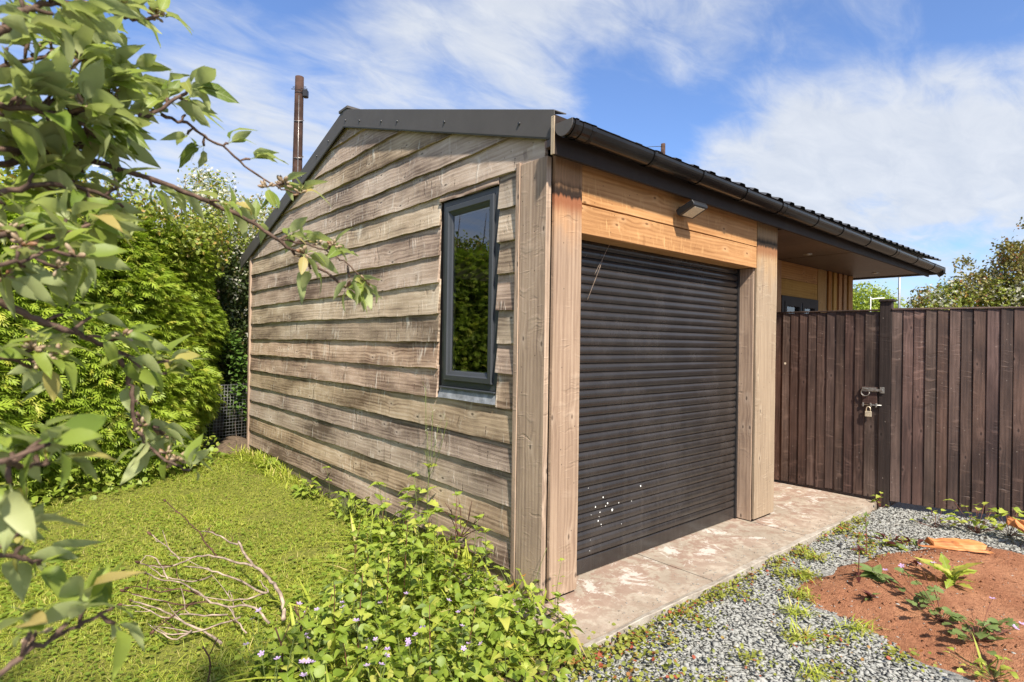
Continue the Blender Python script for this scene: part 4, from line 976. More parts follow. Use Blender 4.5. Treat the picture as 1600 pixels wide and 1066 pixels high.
# tall flowering weed against the wall
T = upright('flowering_weed', 'tall thin yellow-green flowering weed standing against the clad wall', 'weed', (-.14, 1.00, -.045), .62, (.03, .02), 6, .085, YL, STEM, seed=301, top=3, rad=.004)
tp = []
for k, (dx, dy, hh) in enumerate(((.02, .09, 1.10), (.01, -.02, .95), (.03, -.16, .90), (.0, .03, .82), (.02, -.07, .86))):
    tp.append((smooth_path([(-.11, 1.02, .50), (-.11+dx*.5, 1.02+dy*.6, .68), (-.11+dx, 1.02+dy, hh)], 4), .0018))
ex = []
for P_, _ in tp:
    for k in range(3, len(P_)):
        a = rnd.uniform(0, 6.28); ex.append(([P_[k], P_[k]+np.array([.02*math.cos(a), .035*math.sin(a), .045])], .0009))
put('flower_stalk', tubes('flower_stalk', tp+ex, STEM, 5), T)
for P_, _ in tp: put('flower_head', scatter('flower_head', [PET], P_[-1]+npr.normal(0, .006, (5, 3)), rots_rand(5, .6), np.full(5, .006), WHITEB), T)
for i, (x, y, h) in enumerate(((-.30, .82, .62), (-.22, .55, .55), (-.45, .70, .50), (-.62, .45, .52), (-.28, .30, .48), (-.80, .30, .42))):
    upright('thin_stemmed_weed', 'taller thin-stemmed weed with small leaf pairs rising above the patch', 'weed', (x, y, -.045), h, (wr.uniform(-.03, .03), wr.uniform(-.04, .04)), 7, .055, WL, (STEM, REDSTEM)[i % 2], 'thin-stemmed weeds above the patch', seed=600+i, top=5, rad=.003, el=(.2, .9))
upright('flowering_weed', 'shorter slender green weed with a few leaves farther along the clad wall', 'weed', (-.10, 1.62, -.045), .36, (.0, .03), 5, .035, YL, STEM, seed=305, top=2, rad=.002)
upright('wall_weed', 'small sprig of weed with three pale leaves beside the clad wall', 'weed', (-.06, 2.75, -.045), .30, (-.02, .05), 3, .05, WL, STEM, seed=306, top=2, rad=.002)
# broad low weeds along the wall foot
for i, (x, y, lab) in enumerate(((-.14, 2.15, 'dense dark leafy weed clump at the wall foot beyond the tall flowering weed'), (-.12, 3.1, 'bright grassy weed clump at the middle of the clad wall'), (-.10, 4.3, 'small weed clump at the far end of the clad wall'))):
    T = thing('weed_clump', lab, 'weed', (x, y, -.045))
    n = (70, 40, 26)[i]; st = []
    for k in range(n):
        a = wr.uniform(0, 6.28); rr_ = wr.random()**.6*(.20, .15, .12)[i]; q = (x+rr_*math.cos(a)*.7, y+rr_*math.sin(a)*1.4, -.03+wr.random()*(.24, .13, .12)[i]*(1-rr_*2))
        st.append(([(x+.3*(q[0]-x), y+.3*(q[1]-y), -.05), q], .0015)); e = wr.uniform(0, .9)
        leaf(T, wr.choice(WL), q, (math.cos(a)*math.cos(e), math.sin(a)*math.cos(e), math.sin(e)), wr.uniform(.045, .075), wr.uniform(-.5, .5))
    put('stem', tubes('stem', st, STEM, 4), T)
# dead twiggy stalk near the corner
T = thing('dead_stalk', 'dead brown branched stalk sticking out of the weeds in front of the corner post', 'dead plant', (-.16, .60, -.045))
b0 = np.array([-.16, .60, -.045]); it = [(smooth_path([b0, b0+(.0, .02, .2), b0+(.02, .0, .34)], 4), np.linspace(.007, .004, 9))]
for dx, dy, dz in ((.02, -.20, .44), (.0, -.13, .52), (.02, .03, .50), (-.02, .12, .46), (.03, -.25, .36), (0, .20, .40)):
    e = b0+(dx, dy, dz); md = b0+(.02+dx*.4, dy*.55, .34+(dz-.34)*.3); it.append((smooth_path([b0+(.01, .0, .26), md, e], 4), np.linspace(.004, .0018, 9)))
    it.append(([md, md+(wr.uniform(-.03, .03), wr.uniform(-.06, .06), .07)], .0016))
put('twig', tubes('twig', it, DRYD, 5), T)
# lilac cranesbill at the bottom left of the weeds, flower by flower
cr = [(-1.42, .28), (-1.25, .10), (-1.08, -.02), (-1.32, -.12), (-1.15, -.28), (-.95, -.22), (-1.45, .02), (-1.0, .28), (-.80, -.35), (-.7, -.1), (-.85, .15), (-1.15, .42)]
for i, (x, y) in enumerate(cr):
    T = thing('cranesbill', 'low lilac-flowered cranesbill with lobed leaves at the front of the weed patch', 'flowering plant', (x, y, -.045), 'cranesbills in the weed patch')
    st = []
    for k in range(9):
        a = wr.uniform(0, 6.28); rr_ = wr.uniform(.03, .11); q = (x+rr_*math.cos(a), y+rr_*math.sin(a), wr.uniform(.03, .15)); st.append(([(x, y, -.05), q], .0013)); e = wr.uniform(-.1, .6)
        leaf(T, wr.choice(GLf), q, (math.cos(a)*math.cos(e), math.sin(a)*math.cos(e), math.sin(e)), wr.uniform(.028, .045), wr.uniform(-.4, .4))
    for k in range(wr.randint(2, 4)):
        a = wr.uniform(0, 6.28); rr_ = wr.uniform(.02, .11); q = (x+rr_*math.cos(a), y+rr_*math.sin(a), wr.uniform(.13, .24)); st.append(([(x, y, -.05), (x+rr_*.6*math.cos(a), y+rr_*.6*math.sin(a), q[2]*.6), q], .0011))
        put('flower', FLO, T, M4(rot_from((wr.uniform(-1, 1), wr.uniform(-1, 1), wr.uniform(-.6, .2))), wr.uniform(.011, .015), q))
    put('stem', tubes('stem', st, STEM, 4), T)
# orange-leaved cranesbill by the corner post
T = thing('cranesbill', 'small cranesbill with one orange leaf at the foot of the corner post', 'plant', (-.10, .09, -.045))
st = []
for k in range(12):
    a = wr.uniform(0, 6.28); rr_ = wr.uniform(.03, .12); q = (-.10+rr_*math.cos(a), .09+rr_*math.sin(a), wr.uniform(.02, .2)); st.append(([(-.10, .09, -.05), q], .0013)); e = wr.uniform(0, .7)
    leaf(T, wr.choice(GLf), q, (math.cos(a)*math.cos(e), math.sin(a)*math.cos(e), math.sin(e)), wr.uniform(.03, .045), wr.uniform(-.4, .4))
for q, s in (((-.16, .10, .10), .055), ((-.13, .03, .17), .03)): st.append(([(-.10, .09, -.05), q], .0013)); put('orange_leaf', OLf, T, M4(rot_from((-.6, -.5, .45), roll=.5), s, q))
st.append((smooth_path([(-.10, .02, -.05), (-.09, -.02, .15), (-.06, -.07, .33)], 4), .0016)); put('stem', tubes('stem', st, STEM, 4), T)
upright('thin_weed', 'thin upright weed in front of the left jamb board', 'weed', (-.09, -.16, -.045), .34, (.03, -.02), 5, .035, YL, STEM, seed=330, top=2, rad=.0018)
# big pale dock leaf among the weeds
T = thing('dock', 'single broad yellow-green dock leaf lying over the weeds', 'plant', (-.42, -.05, -.045))
put('leaf_stalk', tubes('leaf_stalk', [([(-.42, -.05, -.05), (-.44, -.02, .12)], .003)], STEM, 5), T)
leaf(T, lmesh('leaf', leaf_arrays([(0, .05), (.1, .16), (.35, .24), (.6, .22), (.85, .12), (1, 0)], .3, .35, .03, 4), YELLOWL), (-.44, -.02, .12), (.75, -.62, .12), .17, .3)

# plants on the red soil and in the gravel
def zsoil(x, y): return float(soil_z(np.array([x]), np.array([y]))[0])
def rosette(name, label, cat, p, n, size, leaves, el, seed, stemm=None, jit=.012):
    r = random.Random(seed); T = thing(name, label, cat, p)
    for k in range(n):
        a = k*2.4+r.uniform(-.3, .3); e = r.uniform(*el); leaf(T, r.choice(leaves), (p[0]+r.uniform(-jit, jit), p[1]+r.uniform(-jit, jit), p[2]+r.uniform(0, .02)), (math.cos(a)*math.cos(e), math.sin(a)*math.cos(e), math.sin(e)), size*r.uniform(.7, 1.15), r.uniform(-.4, .4))
    return T
rosette('dandelion', 'bright green dandelion rosette with jagged leaves on the red soil', 'weed', (2.07, -1.37, zsoil(2.07, -1.37)), 14, .17, DAND, (.35, 1.3), 401)
upright('red_seedling', 'dark red upright seedling with few leaves on the red soil', 'seedling', (1.628, -1.008, zsoil(1.63, -1.01)-.01), .20, (.005, .0), 3, .085, RLf, REDSTEM, seed=402, top=6, rad=.005, el=(.3, 1.0))
rosette('willowherb', 'dull green pointed-leaf seedling beside the dark red one', 'seedling', (1.80, -1.04, zsoil(1.80, -1.04)), 16, .11, DL, (.05, 1.0), 403)
rosette('dark_rosette', 'small dark rosette on the soil in front of the red seedling', 'seedling', (1.433, -1.134, zsoil(1.43, -1.13)), 12, .06, DL+RLf, (.2, 1.1), 404)
rosette('tiny_sprig', 'tiny reddish sprig alone in the middle of the red soil', 'seedling', (2.19, -1.15, zsoil(2.19, -1.15)), 6, .07, RLf, (.2, 1.3), 405)
upright('gravel_willowherb', 'tall narrow-leaved green weed in the gravel behind the soil heap', 'weed', (2.36, -.82, -.05), .27, (.02, .02), 7, .07, DL, REDSTEM, seed=406, top=4, rad=.004)
rosette('low_red_weed', 'low tangled reddish-green weed in the gravel before the gate post', 'weed', (2.75, -.88, -.045), 22, .09, DL+RLf+YL, (.1, 1.0), 407, jit=.12)
for i, (x, y, sz, n, lab) in enumerate(((3.62, -1.20, .07, 24, 'yellow-green weed at the foot of the fence in the middle of its boards'), (3.52, -.95, .05, 14, 'small yellow-green weed at the fence foot nearest the gate post'), (3.75, -1.38, .075, 18, 'yellow-green weed at the fence foot beside the split log'), (3.80, -.47, .045, 8, 'little bright weed growing at the base of the gate post'))):
    T = thing('fence_weed', lab, 'weed', (x, y, -.045)); st = []
    for k in range(n):
        a = wr.uniform(0, 6.28); rr_ = wr.uniform(.02, .19 if i < 3 else .06); q = (x+rr_*math.cos(a)*.6, y+rr_*math.sin(a), wr.uniform(-.02, .19 if i in (0, 2) else .10)); st.append(([(x, y, -.05), q], .0016)); e = wr.uniform(-.2, .6)
        leaf(T, wr.choice(YL+WL[:2]), q, (math.cos(a)*math.cos(e), math.sin(a)*math.cos(e), math.sin(e)), sz*wr.uniform(.7, 1.1), wr.uniform(-.4, .4))
    put('stem', tubes('stem', st, REDSTEM, 4), T)
# trailing cranesbills on the soil
def trailing(x, y, runs, flowers, label, seed, spread):
    r = random.Random(seed); T = thing('cranesbill', label, 'flowering plant', (x, y, zsoil(x, y))); st = []
    for (dx, dy, hz) in runs:
        z1_ = zsoil(x+dx, y+dy); st.append((smooth_path([(x, y, zsoil(x, y)), (x+dx*.5, y+dy*.5, zsoil(x+dx*.5, y+dy*.5)+hz), (x+dx, y+dy, z1_+hz*1.1)], 4), .0022))
        for t in (.35, .6, .85, 1.0):
            q = (x+dx*t, y+dy*t, zsoil(x+dx*t, y+dy*t)+hz*min(1, t*1.6)); 
            for _ in range(2):
                a = r.uniform(0, 6.28); e = r.uniform(-.1, .7); leaf(T, r.choice(GLd), q, (math.cos(a)*math.cos(e), math.sin(a)*math.cos(e), math.sin(e)), r.uniform(.032, .05), r.uniform(-.5, .5))
    for k in range(spread):
        a = r.uniform(0, 6.28); rr_ = r.uniform(.01, .12); e = r.uniform(0, .8); q = (x+rr_*math.cos(a), y+rr_*math.sin(a), zsoil(x, y)+r.uniform(.01, .09)); st.append(([(x, y, zsoil(x, y)), q], .0014))
        leaf(T, r.choice(GLd), q, (math.cos(a)*math.cos(e), math.sin(a)*math.cos(e), math.sin(e)), r.uniform(.035, .055), r.uniform(-.5, .5))
    for dx, dy, h in flowers:
        q = (x+dx, y+dy, zsoil(x+dx, y+dy)+h); st.append((smooth_path([(x+dx*.3, y+dy*.3, zsoil(x, y)+.02), (x+dx*.7, y+dy*.7, q[2]-.02), q], 3), .0012))
        put('flower', FLO, T, M4(rot_from((r.uniform(-1, 1), r.uniform(-1, 1), r.uniform(-.5, .1))), .016, q))
    put('stem', tubes('stem', st, REDSTEM, 4), T)
trailing(1.43, -1.46, [(.28, .10, .06), (.30, .25, .10), (.12, .12, .06), (.30, .38, .05)], [(.45, .30, .08), (.50, .22, .10), (.36, .36, .06), (.30, .40, .05), (.62, .18, .10)], 'trailing lilac cranesbill reaching over the middle of the red soil', 501, 8)
trailing(1.33, -1.62, [(.10, -.04, .06), (.12, .10, .05), (.22, -.10, .06)], [(.16, -.12, .06), (.18, -.10, .05), (.20, -.14, .07), (.36, .0, .1), (.42, -.2, .08)], 'larger lilac cranesbill clump at the near edge of the red soil', 502, 14)
# pale grass and yellow weed at the near corner of the soil
T = thing('corner_weed', 'yellow-green round-leaved weed with tall grass blade at the near soil edge', 'weed', (1.10, -1.72, -.045)); st = []
for k in range(26):
    a = wr.uniform(0, 6.28); rr_ = wr.uniform(.02, .17); q = (1.10+rr_*math.cos(a), -1.72+rr_*math.sin(a), wr.uniform(-.03, .05)); st.append(([(1.10, -1.72, -.05), q], .0012)); e = wr.uniform(-.1, .6)
    leaf(T, wr.choice(YL+WL[:3]), q, (math.cos(a)*math.cos(e), math.sin(a)*math.cos(e), math.sin(e)), wr.uniform(.025, .045), wr.uniform(-.4, .4))
put('stem', tubes('stem', st, STEM, 4), T)
for (a, e, s) in ((.9, 1.35, .17), (2.5, 1.2, .11), (4.2, 1.0, .10), (5.6, .9, .12)): leaf(T, lmesh('blade', leaf_arrays(BLADE, .1, .15, seed=3), YELLOWL), (1.14, -1.68, -.05), (math.cos(a)*math.cos(e), math.sin(a)*math.cos(e), math.sin(e)), s, name='blade')

# broken pieces of wood on the gravel
def split_piece(name, L, w, h, seed, n=9):
    r = random.Random(seed); V, F = [], []
    prof = [(-.5, 0), (-.2, -.08), (.5, 0), (.42, .55), (.05, 1.0), (-.35, .7)]; k = len(prof)
    for i in range(n):
        t = i/(n-1); sc_ = .75+.25*math.sin(t*3.1)+r.uniform(-.08, .08)
        for j, (y, z) in enumerate(prof): V.append(((t-.5)*L+(r.uniform(-.12, .12)*L*.5 if i in (0, n-1) else 0), w*y*sc_+r.uniform(-.006, .006), h*z*sc_+r.uniform(-.004, .004)))
    for i in range(n-1):
        for j in range(k): F.append((i*k+j, i*k+(j+1) % k, (i+1)*k+(j+1) % k, (i+1)*k+j))
    F += [tuple(range(k-1, -1, -1)), tuple((n-1)*k+j for j in range(k))]
    return mesh_from(name, V, F, SPLIT)
o = put('wood_offcut', split_piece('wood_offcut', .34, .13, .055, 2), None, Matrix.Translation((2.95, -1.20, -.005)) @ Matrix.Rotation(-.95, 4, 'Z')); tag(o, 'flat broken orange-brown wood offcut at the back of the red soil', 'wood')
o = put('wood_splinter', split_piece('wood_splinter', .42, .03, .014, 9), None, Matrix.Translation((2.80, -1.24, .015)) @ Matrix.Rotation(-.98, 4, 'Z')); tag(o, 'thin pale splinter of wood lying along the broken offcut', 'wood')
T = thing('split_log', 'upright orange split log leaning by the fence at the picture edge', 'log', (3.55, -1.52, -.05))
for i, (dx, dy, a, b, s) in enumerate(((0, 0, .35, .1, 1), (.07, -.06, .15, -.1, .9), (-.06, -.08, .55, .2, .8), (.02, -.15, .2, .3, .85), (-.02, .03, .75, 0, .6))):
    put('splinter', split_piece('splinter', .30*s, .08*s, .05*s, 20+i), T, Matrix.Translation((3.55+dx, -1.54+dy, .07)) @ Matrix.Rotation(b, 4, 'Z') @ Matrix.Rotation(-1.57+a, 4, 'X') @ Matrix.Rotation(1.57, 4, 'Y') @ Matrix.Rotation(i*1.3, 4, 'X'))

# dry uprooted branch on the lawn
STK = [
[(-1.187,0.652,0.017),(-1.162,0.720,0.026),(-1.155,0.770,0.072),(-1.168,0.814,0.118),(-1.151,0.989,0.100),(-1.191,0.994,0.151),(-1.199,1.115,0.154),(-1.200,1.260,0.170),(-1.218,1.299,0.222),(-1.212,1.361,0.223)],
[(-1.207,1.087,0.154),(-1.246,1.190,0.150),(-1.308,1.277,0.164),(-1.382,1.316,0.188),(-1.444,1.409,0.160),(-1.550,1.351,0.159),(-1.621,1.485,0.132),(-1.695,1.455,0.177)],
[(-1.196,0.866,0.084),(-1.239,0.917,0.089),(-1.287,1.097,0.100),(-1.369,1.160,0.136),(-1.421,1.238,0.149),(-1.484,1.369,0.135)],
[(-1.324,1.351,0.150),(-1.355,1.367,0.204),(-1.360,1.526,0.209),(-1.344,1.702,0.210),(-1.389,1.697,0.260),(-1.394,1.892,0.260),(-1.430,2.063,0.298),(-1.450,2.211,0.311)],
[(-1.225,1.313,0.220),(-1.233,1.443,0.193),(-1.272,1.503,0.224),(-1.318,1.609,0.229),(-1.342,1.716,0.213)],
[(-1.506,1.424,0.163),(-1.534,1.600,0.188),(-1.575,1.694,0.221),(-1.601,1.718,0.242)],
[(-1.209,0.887,0.070),(-1.307,0.845,0.088),(-1.379,0.979,0.052),(-1.474,1.100,0.063)],
[(-1.250,0.669,0.017),(-1.272,0.750,0.047),(-1.310,0.833,0.061),(-1.381,0.908,0.044),(-1.453,0.921,0.087),(-1.504,1.105,0.103),(-1.546,1.281,0.097),(-1.627,1.244,0.140),(-1.656,1.452,0.115)],
[(-1.389,0.937,0.037),(-1.474,0.960,0.079),(-1.546,1.034,0.056),(-1.624,1.167,0.048),(-1.720,1.293,0.064),(-1.780,1.269,0.111)],
[(-1.485,0.601,0.017),(-1.491,0.811,-0.020),(-1.553,0.848,0.023),(-1.603,0.956,0.037),(-1.645,1.123,0.030),(-1.717,1.109,0.078),(-1.750,1.275,0.052)],
[(-1.358,0.656,-0.001),(-1.375,0.758,0.027),(-1.382,0.871,0.051),(-1.386,0.951,0.040)],
[(-1.354,0.780,0.029),(-1.437,0.799,0.015),(-1.518,0.819,0.001),(-1.585,0.827,0.004),(-1.658,0.867,0.011),(-1.687,1.026,-0.005)],
[(-1.467,1.104,0.066),(-1.555,1.146,0.103),(-1.635,1.190,0.093),(-1.699,1.346,0.081),(-1.763,1.293,0.115)],
[(-1.391,1.198,0.112),(-1.499,1.131,0.133),(-1.557,1.304,0.103),(-1.626,1.350,0.140),(-1.649,1.503,0.144)],
[(-1.402,0.824,0.042),(-1.496,0.858,0.051),(-1.567,0.999,0.027),(-1.650,1.004,0.033),(-1.720,1.083,0.072),(-1.799,1.211,0.065)],
[(-1.496,1.064,0.048),(-1.584,0.984,0.053),(-1.641,0.941,0.045),(-1.693,0.981,-0.007)],
[(-1.561,0.810,0.018),(-1.623,0.834,-0.017),(-1.674,0.848,0.018),(-1.704,1.057,-0.002)],
[(-1.195,0.849,0.089),(-1.188,0.957,0.085),(-1.210,0.960,0.125)],
[(-1.587,1.274,0.120),(-1.596,1.450,0.155),(-1.638,1.546,0.179),(-1.692,1.456,0.176)]]
T = thing('dead_branch', 'dry uprooted twiggy branch lying across the lawn', 'branch', (-1.16, .75, -.04))
def prad(P, i): 
    n = len(P); base = 1.3*((.0085, .0052, .0048, .0036, .0044)[min(i, 4)] if i < 5 else (.005 if i in (7, 9) else .0034))
    return np.linspace(base, base*.55, n)
for i, P in enumerate(STK):
    Q_ = smooth_path(P, 3); Q_ = Q_+npr.normal(0, .0022, Q_.shape)
    put('limb' if i == 0 else 'twig', tubes('twig', [(Q_, prad(Q_, i))], DRY if i in (0, 1, 2, 4, 6, 10, 17) else (DRYD if i in (3, 8, 12, 15) else DRY), 6), T)
    for _ in range(2 if 0 < i < 16 else 0):
        k_ = npr.integers(2, len(Q_)-2); tn_ = Q_[k_]-Q_[k_-1]; tn_ = tn_/np.linalg.norm(tn_); d2_ = tn_*.8+npr.normal(0, .45, 3); d2_[2] = abs(d2_[2])*.8; e2_ = Q_[k_]+d2_*npr.uniform(.06, .16)
        put('twig', tubes('twig', [(smooth_path([Q_[k_], (Q_[k_]+e2_)/2+npr.normal(0, .006, 3), e2_], 3), np.linspace(.003, .0014, 7))], DRY if npr.random() < .6 else DRYD, 5), T)
    if i in (1, 3, 5, 7, 8, 9, 12, 14, 15):
        e = Q_[-1]; d_ = (Q_[-1]-Q_[-3]); d_ = d_/np.linalg.norm(d_); put('bud', tubes('bud', [([e-d_*.004, e+d_*.008, e+d_*.022, e+d_*.032], [.003, .0085, .007, .001])], DRYD, 6), T)
# short dark stalks among the cranesbills
for i, (x, y, h, lab) in enumerate(((-1.37, .16, .22, 'dark bare stalk among the cranesbills, left of the pair'), (-1.27, .22, .26, 'dark bare stalk among the cranesbills, right of the pair'), (-1.6, .35, .14, 'short curved dark twig low at the front of the lawn'))):
    P = smooth_path([(x, y, -.05), (x+.015, y, h*.5), (x-.01, y+.02, h)], 3); o = put('bare_stalk', tubes('bare_stalk', [(P, .0035), ([P[4], P[4]+np.array([.04, .02, .06])], .002)], DRYD, 5)); tag(o, lab, 'dead plant')

# ------------------------------------------------------------------ hedge, trees behind, poles
def fan():
    """a flat cypress spray: a midrib with pointed side fingers that fork"""
    V, F = [], []
    def fing(p, a, L, w):
        c, s = math.cos(a), math.sin(a); b = len(V)
        V.extend([(p[0]-w*s*.6, p[1]+w*c*.6, 0), (p[0]+w*s*.6, p[1]-w*c*.6, 0), (p[0]+L*.55*c-w*s, p[1]+L*.55*s+w*c, .05*L), (p[0]+L*.55*c+w*s, p[1]+L*.55*s-w*c, .05*L), (p[0]+L*c, p[1]+L*s, -.12*L)])
        F.extend([(b, b+1, b+3), (b, b+3, b+2), (b+2, b+3, b+4)])
    fing((0, 0), 0, 1.0, .055)
    for t, a, L in ((.22, .75, .45), (.22, -.75, .45), (.45, .62, .42), (.45, -.62, .42), (.66, .5, .32), (.66, -.5, .32), (.10, .95, .30), (.10, -.95, .30)): fing((t, 0), a, L, .05)
    return np.array(V), np.array(F)
FAN = fan(); FANS = []
for k in range(4):
    v = FAN[0].copy(); q = np.random.default_rng(k); v[:, 2] += -.25*v[:, 0]**2*(.5+k*.3)+.15*v[:, 1]**2*(1 if k % 2 else -1)+q.normal(0, .012, len(v)); FANS.append((v, FAN[1]))
HP = np.array([(-6.5, 1.7), (-4.6, 2.6), (-3.2, 3.35), (-2.45, 3.95), (-1.95, 4.32), (-1.45, 4.55), (-1.0, 4.85), (-.62, 5.35), (-.42, 5.95), (-.5, 6.7)])
HS = smooth_path(np.c_[HP, np.zeros(len(HP))], 8)[:, :2]
seg = np.r_[0, np.cumsum(np.hypot(*np.diff(HS, axis=0).T))]; HLEN = seg[-1]
def hedge_at(s): return np.stack([np.interp(s, seg, HS[:, 0]), np.interp(s, seg, HS[:, 1])], -1)
def hedge_frame(s):
    p = hedge_at(s); t = hedge_at(s+.05)-hedge_at(s-.05); t /= np.linalg.norm(t, axis=-1)[..., None]; return p, t, np.stack([t[..., 1], -t[..., 0]], -1)   # outward = to the right of travel
HTOP = 2.62
def hedge_bulge(s, z): return .10*np.sin(z*2.1+.8*np.sin(s*1.3))+.09*np.sin(s*2.3+1.1*z)+.06*np.sin(s*5.1+z*3.7)+.05*np.sin(z*7.3+s*2)-.16*np.clip((.5-z)/.5, 0, 1)-.25*np.clip((z-2.0)/.7, 0, 1)**2
HG = thing('conifer_hedge', 'tall clipped yellow-green conifer hedge at the left behind the lawn', 'hedge', (-1.5, 5.0, -.05))
# dense inner mass so no light comes through
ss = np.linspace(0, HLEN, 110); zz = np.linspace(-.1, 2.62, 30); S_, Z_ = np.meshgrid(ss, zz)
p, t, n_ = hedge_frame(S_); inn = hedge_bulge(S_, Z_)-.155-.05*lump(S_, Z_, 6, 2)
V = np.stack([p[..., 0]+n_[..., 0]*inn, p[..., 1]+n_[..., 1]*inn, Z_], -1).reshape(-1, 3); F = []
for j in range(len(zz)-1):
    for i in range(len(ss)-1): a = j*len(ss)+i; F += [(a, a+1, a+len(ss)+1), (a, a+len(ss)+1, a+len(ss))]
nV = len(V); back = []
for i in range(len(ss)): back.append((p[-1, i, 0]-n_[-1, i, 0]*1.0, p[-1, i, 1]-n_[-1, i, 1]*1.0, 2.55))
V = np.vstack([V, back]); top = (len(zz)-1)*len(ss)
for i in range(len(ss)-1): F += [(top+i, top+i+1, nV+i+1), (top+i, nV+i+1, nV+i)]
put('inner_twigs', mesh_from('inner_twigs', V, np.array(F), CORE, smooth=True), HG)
def hedge_sprays(ncl, per, s0, s1):
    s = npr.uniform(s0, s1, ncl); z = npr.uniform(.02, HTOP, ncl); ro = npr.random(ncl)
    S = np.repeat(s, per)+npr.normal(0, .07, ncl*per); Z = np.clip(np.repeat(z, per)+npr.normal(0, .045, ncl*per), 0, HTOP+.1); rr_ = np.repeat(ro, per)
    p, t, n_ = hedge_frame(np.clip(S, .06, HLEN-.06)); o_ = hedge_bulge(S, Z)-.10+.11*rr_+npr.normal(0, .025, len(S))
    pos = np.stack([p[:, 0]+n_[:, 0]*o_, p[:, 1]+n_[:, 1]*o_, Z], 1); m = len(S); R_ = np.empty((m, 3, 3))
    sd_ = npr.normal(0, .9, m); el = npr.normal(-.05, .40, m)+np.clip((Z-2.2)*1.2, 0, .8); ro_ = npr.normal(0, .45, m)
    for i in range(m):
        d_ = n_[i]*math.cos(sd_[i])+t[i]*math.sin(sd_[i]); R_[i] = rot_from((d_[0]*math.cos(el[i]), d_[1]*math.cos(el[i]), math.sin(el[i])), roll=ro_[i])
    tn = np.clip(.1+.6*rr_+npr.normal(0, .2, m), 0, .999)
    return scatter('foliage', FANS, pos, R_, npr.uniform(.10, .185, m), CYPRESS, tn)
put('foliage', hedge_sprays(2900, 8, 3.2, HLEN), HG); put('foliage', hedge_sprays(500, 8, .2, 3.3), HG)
o = put('hedge_foot_weeds', scatter('hedge_foot_weeds', RL+OL, *(lambda s, q: (np.c_[hedge_at(s)+np.c_[npr.normal(.0, .13, len(s)), npr.normal(-.05, .13, len(s))], -.03+npr.random(len(s))**1.5*.28], rots_rand(len(s), .8), npr.uniform(.03, .07, len(s))))(npr.uniform(3.6, HLEN-1.2, 1700), 0), WEEDS)); tag(o, 'round-leaved low plants along the foot of the conifer hedge', None, kind='stuff')

def crown(name, mat, blobs, n, size, temps, clump=9, tight=.09, tilt=1.2, tfun=None, gap=0.0, gs=2.0, shell=.5):
    """leaves gathered in small clumps through the crown's volume"""
    w = np.array([b[3]*b[4]*b[5] for b in blobs])**(2/3); k = npr.choice(len(blobs), n, p=w/w.sum()); B = np.array(blobs)[k]
    d_ = npr.normal(size=(n, 3)); d_ /= np.linalg.norm(d_, axis=1)[:, None]; r_ = (shell+(1-shell)*npr.random(n))**.8+npr.normal(0, .06, n)
    c = B[:, :3]+d_*B[:, 3:6]*r_[:, None]
    if gap:
        g = np.sin(c[:, 0]*gs+2)*np.sin(c[:, 1]*gs*1.1+1)+np.sin(c[:, 2]*gs*1.3)*np.sin(c[:, 0]*gs*.7+.5)+.6*np.sin(c[:, 2]*gs*2.9+c[:, 1]*gs*1.7); c = c[g > gap-1.2]
    m = len(c); P_ = np.repeat(c, clump, 0)+npr.normal(0, tight, (m*clump, 3)); M_ = len(P_); tn = np.clip(np.repeat(npr.random(m), clump)*.6+npr.random(M_)*.4, 0, .999)
    return scatter(name, temps, P_, rots_rand(M_, tilt), npr.uniform(size*.7, size*1.3, M_), mat, tn)
def limbs(name, base, tips, r0, mat):
    it = []; b = np.array(base, float); top_ = b+np.array([0, 0, .45])*np.linalg.norm(np.array(tips[0])-b)*.8; it.append((smooth_path([b, (b+top_)/2+[.03, .02, 0], top_], 4), np.linspace(r0, r0*.7, 9)))
    for e in tips:
        e = np.array(e, float); md = (top_+e)/2+npr.normal(0, .06, 3)*np.linalg.norm(e-top_)*.5; P_ = smooth_path([top_-[0, 0, .1], md, e], 4); it.append((P_, np.linspace(r0*.55, r0*.12, len(P_))))
        for _ in range(3):
            q = P_[npr.integers(3, len(P_)-1)]; e2 = q+npr.normal(0, .3, 3)*np.linalg.norm(e-top_)*.5+[0, 0, .1]; it.append(([q, (q+e2)/2+npr.normal(0, .02, 3), e2], np.linspace(r0*.2, r0*.05, 3)))
    return tubes(name, it, mat, 6)
LF = [leaf_arrays([(0, .05), (.2, .3), (.42, .22), (.6, .36), (.8, .2), (1, .0)], .25, .3, .03, k) for k in range(4)]
# broad-leaved tree growing over the top of the hedge
T = thing('broadleaf_tree', 'golden-green broad-leaved tree rising just over the conifer hedge top', 'tree', (-1.6, 5.9, -.05))
tips = [(-2.8, 5.3, 2.9), (-1.9, 5.4, 3.05), (-1.1, 5.4, 2.95), (-.5, 6.1, 3.0), (-2.4, 6.2, 3.2), (-3.6, 4.9, 2.9), (-4.6, 4.2, 3.0)]
put('trunk', limbs('trunk', (-1.6, 5.9, -.05), tips, .07, BARKD), T)
bl = [(-2.9, 4.75, 2.62, .75, .45, .33), (-1.9, 5.15, 2.68, .7, .42, .34), (-1.15, 5.3, 2.62, .55, .4, .36), (-.55, 5.85, 2.62, .42, .4, .38), (-3.9, 4.1, 2.7, .8, .5, .38), (-2.4, 5.7, 2.95, .9, .4, .25), (-5.2, 3.3, 2.7, .9, .6, .4)]
put('crown', crown('crown', HAWTH, bl, 1750, .055, LF, 9, .075), T)
